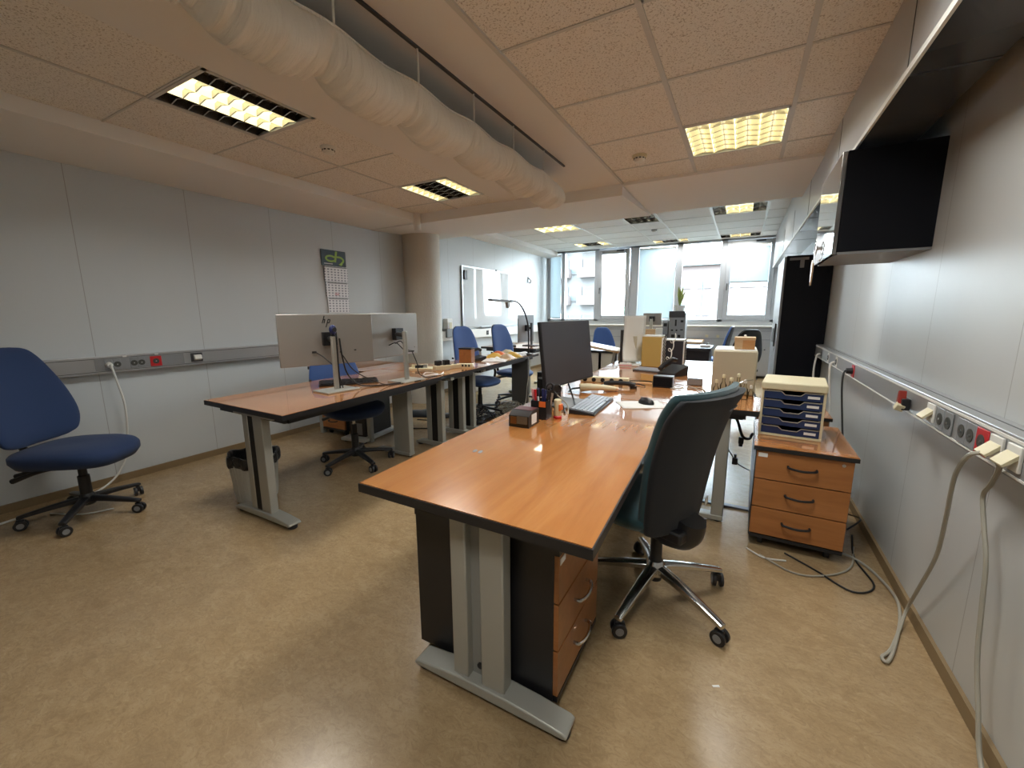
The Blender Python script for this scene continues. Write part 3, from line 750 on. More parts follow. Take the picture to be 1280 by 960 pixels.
# front chair: teal and black, polished star base
t = thing('swivel_chair', 'dark teal swivel chair with polished star base at the foreground desk', 'chair', (-.262, 1.83, 0), facing(-.92, .39), 'black swivel chairs')
star_base(t, .345, .135, 'chrome', math.radians(-104) - t.rotation_euler.z, w0=.052, w1=.032, cr=.031)
MB().lathe([(.03, .085), (.03, .15), (.026, .16), (.026, .35)]).build('column', 'blackp', t)
b = MB(); b.box((0, -.03, .385), (.22, .28, .05)); b.lathe([(.05, .33), (.09, .36), (.09, .40)]); b.build('mechanism', 'blackp', t, bevel=.01)
b = MB(); b.tube([(0, -.02, .375), (0, -.08, .36), (0, -.13, .375), (0, -.15, .44)], lambda q: .085 - .02 * q, 12); b.build('back_bracket', 'blackp', t)
cushion_seat(t, .50, .46, .475, .075, 'teal', drop=.02)
bpy.data.objects[t.name].children[-1].location = (0, .105, 0)
k = [(.395, -.085, .36, .02), (.42, -.09, .42, .05), (.58, -.115, .46, .06), (.74, -.145, .49, .055), (.90, -.190, .50, .045), (.975, -.225, .49, .05), (1.003, -.236, .47, .03)]
back_loft(t, 'backrest', 'teal', interp(k, 28), wrap=.055, n=4.2)
kb = [(z - .003 - .016 * max(0, (z - .40) / .6) ** 3, y - .024, w * .995, .042) for z, y, w, th in k]
back_loft(t, 'back_shell', 'blackfab', interp(kb, 28), wrap=.055, n=4.5)
b = MB(); b.box((.15, -.139, .475), (.05, .004, .03), (0, 0, .28)); b.build('label_tag', 'paper', t)
b = MB(); b.box((.07, -.253, .925), (.08, .004, .004), (0, -.12, .1)); b.build('seam_mark', 'grey', t)

# ------------------------------------------------------------------ monitors on the left desk
def bar(b, p0, p1, w, th):
    p0, p1 = Vector(p0), Vector(p1); d = p1 - p0
    b.box((p0 + p1) / 2, (d.length, th, w), (0, -math.atan2(d.z, d.x), 0))
def monitor(label, p0, p1, z0, z1, base, colw, back, mount=True, tilt=0., logo=False, group=None, basecol='legsteel', basesize=(.24, .20), zt=None, lbl=None, screen='screen', colm='legsteel', brz=None):
    # the panel stands between plan points p0 and p1; back looks along local -y
    mid = ((p0[0] + p1[0]) / 2, (p0[1] + p1[1]) / 2); ang = math.atan2(p1[1] - p0[1], p1[0] - p0[0]); w = math.dist(p0, p1)
    t = thing('monitor', label, 'monitor', (base[0], base[1], base[2]), 0., group)
    o = bpy.data.objects.new('panel', None)
    R = Matrix.Translation((mid[0] - base[0], mid[1] - base[1], z0 - base[2])) @ Matrix.Rotation(ang, 4, 'Z') @ Matrix.Rotation(tilt, 4, 'X')
    h = z1 - z0
    b = MB(); b.bx((-w / 2, -.012, 0), (w / 2, .010, h)); pn = b.build('housing', back, t, bevel=.005); pn.matrix_local = R
    b = MB(); b.bx((-w / 2 + .006, .0095, .008), (w / 2 - .006, .0115, h - .006)); b.build('screen', screen, pn)
    b = MB(); b.box((0, -.03, h * .52), (.10, .05, .10)); b.build('mount', 'blackp', pn, bevel=.004)
    bpy.data.objects.remove(o)
    zt = zt or (z1 - .08)
    b = MB(); b.box((0, 0, (zt - base[2]) / 2), (.024, colw, zt - base[2])); b.build('stand_column', colm, t, bevel=.003, rot=(0, 0, brz if brz is not None else ang - PI / 2))
    b = MB(); b.box((0, 0, .006), (basesize[0], basesize[1], .012)); b.build('stand_base', basecol, t, bevel=.003, rot=(0, 0, brz if brz is not None else ang - PI / 2))
    mc = Vector((mid[0] - base[0], mid[1] - base[1], z0 - base[2] + h * .52)); d = Vector((0, 0, mc.z))
    b = MB(); b.cyl(tuple(mc), (0, 0, mc.z), .02, seg=12); b.build('arm', 'blackp', t)
    if logo:
        g = MB(); y = -.0125
        for p, q in (((-.008, .036), (-.026, -.018)), ((-.020, .006), (-.004, .010)), ((-.004, .010), (-.013, -.018)), ((.018, .010), (-.001, -.048)), ((.018, .010), (.032, .008)), ((.032, .008), (.025, -.015)), ((.025, -.015), (.008, -.016))):
            bar(g, (p[0], y, p[1]), (q[0], y, q[1]), .0062, .0016)
        g.build('logo', 'blackgap', pn, loc=(-.012, 0, h * .87))
    return t, pn, w, h
mt, pn, w, h = monitor('silver backed monitor with a slanted dark logo on the left desk', (-2.845, 1.755), (-2.60, 2.385), .915, 1.292, (-2.56, 1.985, .74), .03, 'lcdback', logo=True, group='silver monitors seen from behind', basesize=(.20, .26), zt=1.135, brz=-.10)
b = MB()
for x, z in ((.08, .09), (.19, .10)): b.box((x, -.014, z), (.014, .006, .008))
b.build('port', 'blackp', pn)
MB().tube([(-.10, -.014, .10), (-.06, -.08, .06), (.0, -.15, -.03), (.03, -.17, -.17)], .004, 6).build('cable', 'cable', pn)
MB().box((-.11, -.014, .10), (.03, .008, .014)).build('plug', 'blackp', pn)
b = MB(); b.bx((-.013, .0145, .015), (.013, .024, .395)); b.build('column_back', 'blackp', mt, rot=(0, 0, -.10))
mt2, pn2, w2, h2 = monitor('second silver backed monitor on the left desk, in front of the column', (-2.632, 2.395), (-2.672, 2.985), .925, 1.295, (-2.41, 2.555, .74), .036, 'lcdback', group='silver monitors seen from behind', basesize=(.20, .24), zt=1.15, brz=-.05)
MB().tube([(-.10, -.014, .10), (-.08, -.08, .12), (-.03, -.13, .05), (.03, -.17, .04)], .004, 6).build('cable', 'cable', pn2)
MB().tube([(-.02, -.014, .11), (-.02, -.08, .13), (.0, -.12, .06), (.04, -.17, .045)], .004, 6).build('cable', 'cable', pn2)
b = MB(); b.box((w2 / 2 - .05, -.0125, .06), (.006, .001, .01)); b.build('port', 'blackp', pn2)
# webcam on top of the first stand
t = thing('webcam', 'blue round webcam clipped above the first silver monitor stand', 'webcam', (-2.555, 1.985, 1.136))
MB().cyl((0, 0, 0), (0, 0, .012), .016, seg=14).build('clip', 'blackp', t)
MB().ball((0, 0, .046), .036, 18, 12, (.55, .8, 1.)).build('body', 'navyplastic', t)
MB().cyl((.012, 0, .048), (.022, 0, .048), .016, seg=16).build('lens', 'screen', t)
# cables behind the stands, hanging over the desk
def cable(label, pts, r=.004, m='cable', cat='cable', group=None, name='cable', seg=7, sm=6):
    return tag(MB().tube(pts, r, seg, sm).build(name, m), label, cat, group)
cable('black cable bundle drooping behind the first silver monitor stand', [(-2.535, 2.02, 1.12), (-2.53, 2.03, .98), (-2.52, 2.06, .85), (-2.50, 2.15, .76), (-2.42, 2.28, .745), (-2.36, 2.45, .745)], .006)
cable('thin black cable sweeping from first monitor to the keyboard', [(-2.53, 2.03, 1.0), (-2.47, 2.08, .88), (-2.40, 2.2, .79), (-2.36, 2.33, .745), (-2.30, 2.6, .745)], .004)
cable('black cable hanging from the second silver monitor down to the desk', [(-2.38, 2.6, .98), (-2.36, 2.63, .88), (-2.37, 2.66, .79), (-2.34, 2.74, .746), (-2.36, 2.9, .745)], .004)
cable('white cable coil on the short desk piece beside the second monitor', [(-2.40, 2.72, .747), (-2.34, 2.80, .76), (-2.38, 2.92, .75), (-2.46, 2.86, .765), (-2.40, 2.76, .755), (-2.34, 2.9, .75), (-2.42, 3.05, .747)], .006, 'whitecable')
# keyboard under the silver monitors
def keyboard(label, loc, rz, w=.44, d=.145, body='blackp', key='blackp', tilt=.05, rows=6, cols=16, group=None):
    t = thing('keyboard', label, 'keyboard', loc, rz, group)
    b = MB(); b.prism([(-d / 2, 0), (d / 2, 0), (d / 2, .026), (-d / 2, .012)], -w / 2, w / 2, 'x'); b.build('case', body, t, bevel=.003)
    b = MB(); kw = (w - .02) / cols; kd = (d - .02) / rows
    for r in range(rows):
        for c in range(cols):
            if cols > 10 and c in (11,) and r in (0, 5): continue
            y = -d / 2 + .01 + (r + .5) * kd; z = .012 + .014 * (y + d / 2) / d
            b.box((-w / 2 + .01 + (c + .5) * kw, y, z + .003), (kw * .84, kd * .80, .007), (.097, 0, 0))
    b.build('keys', key, t, smooth=False)
    return t
keyboard('black keyboard lying behind the first silver monitor stand', (-2.735, 2.24, .74), facing(.80, -.6) + PI, group='keyboards')
# ------------------------------------------------------------------ clutter on the left row
t = thing('power_strip', 'cream power strip with black adaptors on the short left desk piece', 'power strip', (-2.55, 3.28, .74), 1.2)
MB().box((0, 0, .022), (.30, .055, .044)).build('case', 'cream', t, bevel=.006)
for k in range(4): MB().cyl((-.1 + k * .065, 0, .043), (-.1 + k * .065, 0, .046), .018, seg=14).build('outlet', 'blackgap', t)
for k in (0, 1): MB().box((-.1 + k * .09, .0, .070), (.06, .05, .045)).build('adaptor', 'blackp', t, bevel=.004)
t = thing('terminal_block', 'cream connector block with dark holes at the far end of short left desk', 'connector block', (-2.44, 3.44, .74), .2)
MB().box((0, 0, .022), (.16, .05, .044)).build('case', 'cream', t, bevel=.004)
b = MB()
for k in range(4): b.box((-.055 + k * .035, -.0255, .026), (.018, .002, .022))
b.build('hole', 'blackgap', t)
t = thing('circuit_board', 'pale tangled circuit board heap beside the second silver monitor', 'electronics', (-2.78, 3.18, .74), .3)
MB().box((0, 0, .008), (.26, .18, .014)).build('board', 'cream', t)
for k in range(9): MB().box((random.uniform(-.1, .1), random.uniform(-.07, .07), .028), (random.uniform(.02, .06), random.uniform(.02, .05), .028), (0, 0, random.random())).build('component', random.choice(['cream', 'paper', 'blackp', 'grey']), t)
cable('loose grey cable across the short left desk piece', [(-2.7, 3.0, .745), (-2.55, 3.1, .75), (-2.5, 3.25, .745), (-2.62, 3.4, .75), (-2.8, 3.42, .745)], .004, 'greycable')
t = thing('brown_box', 'dark brown upright box on the left row in front of the blue chair back', 'box', (-2.70, 3.84, .74), .15)
MB().bx((-.075, -.05, 0), (.075, .05, .155)).build('body', 'drawery', t, bevel=.003)
MB().bx((-.079, -.054, .150), (.079, .054, .165)).build('lid', 'black', t, bevel=.002)
t = thing('phone', 'black desk phone with a raised handset on the left row', 'phone', (-2.72, 4.06, .74), -.4)
MB().prism([(-.09, 0), (.09, 0), (.09, .05), (-.09, .02)], -.08, .08, 'x').build('base', 'blackp', t, bevel=.004)
MB().tube([(-.05, -.08, .055), (-.05, -.03, .095), (-.05, .05, .125), (-.05, .10, .11)], .018, 8).build('handset', 'blackp', t)
packs = ['yellow packet nearest the brown box', 'orange printed packet in the middle of the heap', 'yellow flat packet on top near the lamp', 'pale yellow packet at the back of the heap', 'brown packet at the desk edge']
for k, (x, y, z, rz, mm) in enumerate(((-2.66, 4.38, .74, .3, 'yellow'), (-2.74, 4.60, .74, 1.1, 'orange'), (-2.52, 4.58, .74, .8, 'yellow'), (-2.74, 4.84, .74, .2, 'cream'), (-2.48, 4.36, .74, 1.6, 'palewood'))):
    b = MB(); b.grid(lambda u, v: ((u - .5) * .24, (v - .5) * .17, .002 + .062 * math.sin(PI * u) * math.sin(PI * v) ** .7 + .004 * math.sin(u * 19 + v * 13)), 14, 10)
    b.grid(lambda u, v: ((u - .5) * .24, (v - .5) * .17, .001), 2, 2)
    tag(b.build('packet', mm, loc=(x, y, z), rot=(0, 0, rz)), packs[k] + ' on the left row', 'packet', 'packets on the left row')
b = MB(); b.grid(lambda u, v: ((u - .5) * .28, (v - .5) * .24, .003 + .05 * (math.sin(PI * u) * math.sin(PI * v)) * (.6 + .4 * math.sin(u * 13) * math.cos(v * 11))), 20, 18)
tag(b.build('plastic_bag', 'paper', loc=(-2.49, 4.10, .74), rot=(0, 0, .4), solid=.002), 'crumpled white plastic bag at the edge of the left row', 'bag')
for k, (x, y, rz, s) in enumerate(((-2.50, 4.76, .3, .16), (-2.62, 5.0, .9, .2), (-2.85, 5.02, 1.3, .16))):
    b = MB(); b.grid(lambda u, v: ((u - .5) * s, (v - .5) * s * .7, .003 + .012 * u * v + .003 * math.sin(8 * u)), 8, 6)
    tag(b.build('sheet_of_paper', 'paper', loc=(x, y, .741 + .001 * k), rot=(0, 0, rz), solid=.001), ['white paper sheet beside the arc lamp base', 'white paper sheet behind the arc lamp base', 'white paper sheet by the far blue chair'][k], 'paper')
t = thing('desk_lamp', 'black arc desk lamp with a flat bar head over the left row', 'lamp', (-2.43, 4.86, .74))
MB().lathe([(.05, 0), (.05, .015), (.015, .03), (.012, .06)]).build('clamp', 'blackp', t)
MB().tube([(0, 0, .03), (0, .0, .25), (.0, -.03, .42), (.0, -.14, .58), (.0, -.30, .675), (.0, -.48, .695)], .0105, 8).build('arm', 'blackp', t)
b = MB(); b.box((0, -.70, .690), (.05, .50, .022), (-.02, 0, 0)); hd = b.build('lamp_head', 'darkgrey', t, bevel=.004)
b = MB(); b.box((0, -.70, .677), (.036, .44, .004), (-.02, 0, 0)); b.build('diffuser', 'white', hd)
b = MB(); b.box((0, -.55, .645), (.035, .05, .07), (.3, 0, 0)); b.build('sensor', 'grey', t, bevel=.004)
cable('thin white cable dropping from the left row in front of the dark panel', [(-2.41, 4.75, .745), (-2.385, 4.78, .70), (-2.39, 4.80, .55), (-2.41, 4.78, .35), (-2.40, 4.7, .12), (-2.42, 4.5, .01)], .004, 'whitecable')
# black framed monitor facing the far blue chair
monitor('grey monitor seen from behind beside the arc lamp on the left row', (-3.22, 6.05), (-3.17, 6.52), .80, 1.25, (-3.08, 6.27, .74), .04, 'grey', zt=1.12, basecol='blackp', colm='blackp')
L5 = desk('far left desk below the whiteboard carrying a grey monitor and phone', [(-3.75, 5.75), (-2.75, 5.75), (-2.78, 6.9), (-3.75, 6.9)], m='deskx')
for y in (5.85, 6.8): panel_leg(L5, -2.95, y, .10)
t = thing('phone', 'black desk phone on the far left desk below the whiteboard', 'phone', (-3.35, 5.98, .74), .9)
MB().prism([(-.09, 0), (.09, 0), (.09, .055), (-.09, .02)], -.09, .09, 'x').build('base', 'blackp', t, bevel=.004)
MB().tube([(-.05, -.09, .08), (-.05, -.03, .12), (-.05, .04, .15), (-.05, .09, .15)], .018, 8).build('handset', 'blackp', t)
# under the left row
t = thing('computer_tower', 'black computer tower under the return desk by the left wall', 'computer', (-3.40, 3.02, .046), .15)
MB().bx((-.1, -.2, 0), (.1, .22, .42)).build('case', 'blackp', t, bevel=.006)
MB().bx((-.06, -.203, .02), (.06, -.2, .14)).build('label_sheet', 'grey', t)
t = thing('computer_stand', 'white rimmed low stand under the black computer tower', 'stand', (-3.40, 3.02, 0), .15)
MB().box((0, 0, .030), (.30, .56, .03)).build('shelf', 'white', t, bevel=.004)
for sx in (-1, 1):
    for sy in (-1, 1): MB().lathe([(.02, 0), (.02, .016)], (sx * .12, sy * .24, 0), 12).build('foot', 'blackp', t)
t = thing('computer_tower', 'dark grey computer tower under the far end of the left row', 'computer', (-2.50, 5.66, 0), .1)
MB().bx((-.1, -.22, .0), (.1, .22, .43)).build('case', 'black', t, bevel=.006)
MB().tube([(.104, -.05, .1), (.13, -.1, .2), (.11, -.12, .34)], .005, 6).build('cable', 'greycable', t)
MB().bx((-.08, -.224, .33), (.08, -.22, .36)).build('drive_bay', 'grey', t)
b = MB(); b.grid(lambda u, v: ((u - .5) * .46, (v - .5) * .34, .012 + .085 * math.sin(PI * u) ** .6 * math.sin(PI * v) ** .6 * (.7 + .3 * math.sin(7 * u + 3 * v))), 18, 14); b.grid(lambda u, v: ((u - .5) * .46, (v - .5) * .34, .004), 2, 2)
o = thing('laptop_bag', 'black laptop bag lying on the floor before the column', 'bag', (-3.5, 4.02, 0), .5); b.build('body', 'blackfab', o, solid=.002)
MB().tube([(.1, -.15, .03), (.22, -.24, .02), (.38, -.16, .012), (.45, -.05, .012)], .014, 8).build('strap', 'blackfab', o)
MB().box((.30, -.10, .02), (.14, .10, .03), (0, 0, .3)).build('pocket', 'darkgrey', o, bevel=.008)
def tangle(label, cx, cy, rx, ry, n, zmax, m, r=.005):
    b = MB()
    for k in range(n):
        a = random.random() * 6; pts = []
        for j in range(9):
            a += random.uniform(.5, 1.1); q = random.uniform(.35, 1.)
            pts.append((cx + rx * q * math.cos(a), cy + ry * q * math.sin(a), r + random.random() * zmax * (1 - q * .8)))
        b.tube(pts, r, 6, 5)
    return tag(b.build('cable_tangle', m), label, 'cables', kind='stuff')
tangle('tangle of black cables on the floor under the left row', -2.72, 4.05, .26, .34, 12, .22, 'cable', .006)
tangle('tangle of grey cables on the floor beyond the black one', -2.55, 4.55, .22, .36, 10, .2, 'greycable', .005)
for k, (pts, lb) in enumerate((([(-3.4, 3.75, .006), (-3.1, 3.8, .006), (-2.9, 3.6, .006), (-2.7, 3.75, .006)], 'thin black cable on the floor from the laptop bag'), ([(-3.3, 3.35, .006), (-3.0, 3.5, .006), (-2.8, 3.4, .006)], 'short black cable on the floor under the short left desk piece'))): cable(lb, pts, .006)
# waste basket
t = thing('waste_basket', 'grey waste basket with black liner behind the left desk leg', 'waste bin', (-2.955, 1.56, 0))
t.scale = (1.13, 1.13, 1.17)
MB().lathe([(.105, 0), (.112, .004), (.135, .28), (.131, .28), (.108, .01), (.0, .008)], seg=36).build('bin', 'bin', t)
b = MB()
for k in range(36): a = 2 * PI * k / 36; b.cyl((.1135 * math.cos(a), .1135 * math.sin(a), .02), (.132 * math.cos(a), .132 * math.sin(a), .24), .0022, seg=5)
b.build('rib', 'bin', t)
def liner(u, v):
    a = 2 * PI * u; w = .004 * math.sin(7 * a + 1) + .003 * math.sin(17 * a + 4)
    prof = [(.136, .225), (.140, .24), (.141, .268), (.138, .292), (.126, .288), (.118, .24), (.10, .15), (.03, .06)]
    i = min(int(v * 7), 6); f = v * 7 - i; r = prof[i][0] * (1 - f) + prof[i + 1][0] * f + w * (1.3 if v < .5 else .6); z = prof[i][1] * (1 - f) + prof[i + 1][1] * f + .008 * math.sin(5 * a + 2)
    return (r * math.cos(a), r * math.sin(a), z)
MB().grid(liner, 72, 21).build('liner', 'bag', t, ang=180)

# ------------------------------------------------------------------ left wall fittings
cable('white cable hanging from the left trunking to the floor behind the chair', [(-4.10, 1.235, .925), (-4.09, 1.235, .915), (-4.085, 1.25, .80), (-4.08, 1.27, .62), (-4.09, 1.26, .40), (-4.1, 1.22, .18), (-4.09, 1.12, .05), (-4.03, .95, .008), (-4.0, .7, .007), (-3.95, .4, .007)], .007, 'whitecable')
t = thing('plug', 'white plug in the left wall socket with hanging cable', 'plug', (-4.137, 1.235, .925))
MB().cyl((0, 0, 0), (.03, 0, 0), .022, .017, 16).build('body', 'white', t, bevel=.003)
MB().cyl((.028, 0, -.004), (.042, 0, -.02), .009, seg=10).build('strain_relief', 'white', t)
cable('loose white cable on the floor beside the left chair casters', [(-3.9, .75, .006), (-3.7, .85, .006), (-3.62, .98, .006)], .005, 'whitecable')
t = thing('wall_calendar', 'three month wall calendar with green logo on navy header', 'calendar', (XL + .003, 3.345, 1.30))
MB().bx((0, -.165, .535), (.008, .165, .71)).build('header', 'calhead', t)
g = MB()
def ringseg(cy, cz, ry, rz, w, a0, a1, n=22, sl=0.):
    P = []
    for i in range(n + 1):
        a = a0 + (a1 - a0) * i / n; c, s = math.cos(a), math.sin(a)
        P.append((cy + ry * c + sl * rz * s, cz + rz * s, cy + (ry - w) * c + sl * (rz - w * .8) * s, cz + (rz - w * .8) * s))
    for p, q in zip(P, P[1:]):
        vs = [Vector((x, y, z)) for x in (.0085, .011) for y, z in ((p[0], p[1]), (q[0], q[1]), (q[2], q[3]), (p[2], p[3]))]
        g._add(vs, [(0, 1, 2, 3), (4, 7, 6, 5), (0, 4, 5, 1), (1, 5, 6, 2), (2, 6, 7, 3), (3, 7, 4, 0)])
ringseg(-.045, .615, .075, .040, .026, .5, 2 * PI - .5)
g.prism([(.0, .578), (.026, .578), (.050, .700), (.022, .700)], .0085, .011, 'x')
ringseg(.065, .605, .075, .045, .026, -.9, 2.0)
g.prism([(.118, .56), (.095, .545), (.06, .555), (.10, .585)], .0085, .011, 'x')
g.build('logo', 'callogo', t)
MB().bx((.0085, -.135, .553), (.0095, -.02, .560)).build('slogan', 'paper', t)
for k in range(3):
    z1 = .530 - k * .178
    o = MB().bx((.003, -.150 + .012 * k, z1 - .168), (.012, .165, z1)).build('month_page', 'page', t, rot=(0, .03, 0))
    MB().bx((.0125, -.135 + .012 * k, z1 - .016), (.0135, .15, z1 - .003)).build('month_strip', 'grey', o)
    if k == 1:
        b = MB(); b.bx((.0125, -.03, z1 - .145), (.0145, .03, z1 - .139)); b.bx((.0125, -.03, z1 - .125), (.0145, .03, z1 - .121)); b.build('date_slider', 'red', o)
t = thing('whiteboard', 'large glossy whiteboard with thin metal frame on the left wall', 'whiteboard', (XL, 6.96, 1.05))
MB().bx((.004, -1.10, 0), (.022, 1.10, 1.01)).build('surface', 'board', t)
b = MB(); b.bx((0, -1.115, -.012), (.028, -1.098, 1.022)); b.bx((0, 1.098, -.012), (.028, 1.115, 1.022)); b.bx((0, -1.1, 1.008), (.028, 1.1, 1.024)); b.bx((0, -1.1, -.014), (.028, 1.1, .002)); b.build('frame', 'steel', t)
b = MB(); b.bx((.02, -1.07, .80), (.05, -.99, .95)); b.build('eraser_holder', 'blackp', t, bevel=.003)
b = MB(); b.bx((.005, -.6, -.02), (.075, .6, -.008)); b.build('pen_tray', 'steel', t)
b = MB(); b.bx((.02, -.02, 1.01), (.04, .02, 1.04)); b.build('clip', 'blackp', t)
t = thing('wall_hook', 'small dark hook on the left wall right of the whiteboard', 'hook', (XL, 8.38, 1.93))
MB().bx((0, -.03, 0), (.01, .03, .13)).build('plate', 'grey', t); MB().tube([(.01, 0, .10), (.06, .0, .05), (.05, 0, 0), (.02, 0, .0)], .011, 8).build('hook', 'blackp', t)
t = thing('wall_dispenser', 'small white box dispenser on the left wall just beyond the column', 'dispenser', (XL, 5.40, .90), 0)
MB().bx((0, -.10, 0), (.10, .10, .14)).build('tray', 'grey', t, bevel=.006); MB().bx((0, -.07, .14), (.09, .07, .30)).build('body', 'white', t, bevel=.01)
MB().bx((.09, -.02, .10), (.095, .04, .24)).build('label', 'cream', t)
t = thing('white_cabinet', 'low white cabinet behind the left row beyond the column', 'cabinet', (-3.88, 5.75, 0))
MB().bx((-.2, -.3, 0), (.12, .0, .66)).build('body', 'white', t, bevel=.004); MB().bx((.12, -.295, .03), (.135, -.005, .64)).build('door', 'white', t, bevel=.003); MB().bx((.135, -.06, .4), (.15, -.045, .52)).build('handle', 'steel', t)

# ------------------------------------------------------------------ things on the foreground desk
t = thing('monitor', 'large black screen monitor on the foreground desk facing right', 'monitor', (-.985, 2.33, .74), math.atan2(2.60 - 2.035, -.845 + .93) - PI / 2)
R = Matrix.Rotation(-.115, 4, 'Y')
b = MB(); b.bx((-.016, -.283, 0), (.006, .283, .368)); pn = b.build('housing', 'blackp', t, bevel=.004); pn.matrix_local = Matrix.Translation((.115, 0, .140)) @ R
MB().bx((.0055, -.278, .010), (.0075, .278, .363)).build('screen', 'screen', pn)
MB().box((-.035, 0, .19), (.05, .14, .14)).build('mount', 'blackp', pn, bevel=.006)
MB().box((.01, .0, .20), (.03, .08, .40)).build('stand_column', 'blackp', t, bevel=.006)
MB().box((.08, .02, .007), (.22, .26, .014)).build('stand_base', 'grey', t, bevel=.004)
MB().tube([(.02, -.12, .20), (.03, -.17, .10), (.06, -.15, .02), (.13, -.12, .018), (.19, -.20, .006)], .006, 8).build('cable', 'cable', t)
MB().tube([(.02, .08, .22), (.07, .05, .12), (.10, .06, .03), (.18, -.06, .018)], .005, 8).build('cable', 'cable', t)
MB().tube([(.14, -.20, .10), (.20, -.19, .05), (.235, -.24, .01)], .0035, 8).build('cable', 'greycable', t)
keyboard('black keyboard with grey keys on the foreground desk', (-.745, 2.345, .74), facing(-1, -.045), .46, .150, 'blackp', 'key', group='keyboards')
b = MB(); b.grid(lambda u, v: ((u - .5) * .26, (v - .5) * .20, .0015 + .010 * max(0, u - .75) ** 2 * 6), 12, 4)
tag(b.build('sheet_of_paper', 'paper', loc=(-.50, 2.52, .7405), rot=(0, 0, .5), solid=.001), 'white paper sheet under the computer mouse', 'paper')
t = thing('computer_mouse', 'black computer mouse on a paper sheet on the foreground desk', 'mouse', (-.475, 2.56, .743), 1.0)
MB().ball((0, 0, .004), .055, 20, 12, (.62, 1., .62)).build('body', 'blackp', t)
MB().tube([(0, .03, .033), (0, .042, .028)], .006, 8, 0).build('wheel', 'grey', t)
# pencil cup, box, tube
t = thing('pencil_cup', 'square black pencil cup full of pens beside the monitor', 'pencil cup', (-.905, 1.965, .74), .06)
b = MB()
for s in (-1, 1): b.bx((s * .042 - .002, -.042, 0), (s * .042 + .002, .042, .10)); b.bx((-.042, s * .042 - .002, 0), (.042, s * .042 + .002, .10))
b.bx((-.042, -.042, 0), (.042, .042, .004)); b.build('cup', 'blackp', t)
MB().box((.022, -.0455, .083), (.036, .002, .03)).build('sticker', 'orange', t)
pens = [('navyplastic', .00, .01, .05, -.02), ('navyplastic', .02, -.01, .15, .03), ('red', -.02, -.02, -.15, -.05), ('blackp', .03, .02, .25, .1), ('blackp', .0, .025, .1, .2), ('white', -.01, .0, -.2, .1), ('navyplastic', -.025, .015, -.1, -.15), ('pink', -.03, -.01, -.3, 0), ('blackp', .03, -.02, .3, -.05)]
for k, (mm, x, y, a, c) in enumerate(pens):
    p = thing('pen', ['blue pen upright in the middle of the pencil cup', 'blue pen leaning right in the pencil cup', 'red pen leaning left at the front of the pencil cup', 'black marker leaning right at the back of the pencil cup', 'black pen at the back of the pencil cup', 'white pen leaning left in the pencil cup', 'blue pen leaning left at the back of the pencil cup', 'pink pen at the left rim of the pencil cup', 'black pen at the front right of the pencil cup'][k], 'pen', (-.905 + x, 1.965 + y, .745), 0, 'pens in the pencil cup', rot=(c * .35, a * .42, 0))
    MB().cyl((0, 0, 0), (0, 0, .135), .0055, seg=8).build('barrel', mm, p); MB().cyl((0, 0, .112), (0, 0, .15), .0068, seg=8).build('cap', mm if mm != 'white' else 'blackp', p)
s = thing('scissors', 'black handled scissors standing in the pencil cup', 'scissors', (-.875, 1.985, .745), .4, rot=(0, .18, .4))
MB().box((0, 0, .065), (.012, .003, .13)).build('blade', 'steel', s)
for q in (-1, 1): MB().tube([(q * .02 + .018 * math.cos(a), 0, .155 + .024 * math.sin(a)) for a in [2 * PI * j / 12 for j in range(13)]], .0055, 7, 2).build('handle', 'blackp', s)
t = thing('note_box', 'small black slant topped box with a card in its clear front', 'box', (-.925, 1.80, .74), .03)
MB().prism([(-.062, 0), (.062, 0), (.062, .078), (-.02, .078), (-.062, .058)], -.055, .055, 'x').build('body', 'black', t, bevel=.002)
MB().bx((-.045, -.0635, .016), (-.012, -.062, .052)).build('card', 'drawery', t, label='brown card'); MB().bx((-.010, -.0635, .018), (.046, -.062, .056)).build('card', 'grey', t, label='grey printed card')
MB().bx((-.052, -.0655, .006), (.052, -.0642, .060)).build('clear_front', 'clearplastic', t); MB().bx((.0553, -.03, .012), (.0565, .03, .062)).build('side_label', 'paper', t)
MB().prism([(-.018, .0785), (.058, .0785), (.058, .0800), (-.018, .0800)], -.050, .050, 'x').build('lid', 'pink', t, label='dark red lid') .data.materials[0] = mat('dark_red_lid', (.10, .02, .025), .4)
b = MB(); b.bx((-.05, -.07, 0), (.05, .07, .012)); tag(b.build('note_pad', 'pink', loc=(-1.02, 2.02, .74), rot=(0, 0, .2)), 'pink note pad behind the small black box', 'note pad')
t = thing('glue_tube', 'small clear tube with red base and orange band beside the pencil cup', 'tube', (-.822, 1.99, .74))
MB().lathe([(.021, 0), (.022, .002), (.022, .012), (.018, .016)]).build('base', 'red', t); MB().lathe([(.017, .016), (.019, .02), (.020, .10), (.014, .105)]).build('body', 'cream', t)
MB().bx((.012, -.020, .045), (.024, .020, .080)).build('band', 'orange', t, bevel=.004)
for k, x in enumerate((-.012, .014)):
    b = MB(); b.prism(superell(.016, .034, 2.4, 16), 0, .0006); tag(b.build('sticker', 'grey', loc=(-.905 + x, 1.345, .7402), rot=(0, 0, .25)), ['left small grey oval sticker on the foreground desk', 'right small grey oval sticker on the foreground desk'][k], 'sticker', 'grey stickers on the foreground desk')  # two thin grey ovals lying on the desktop
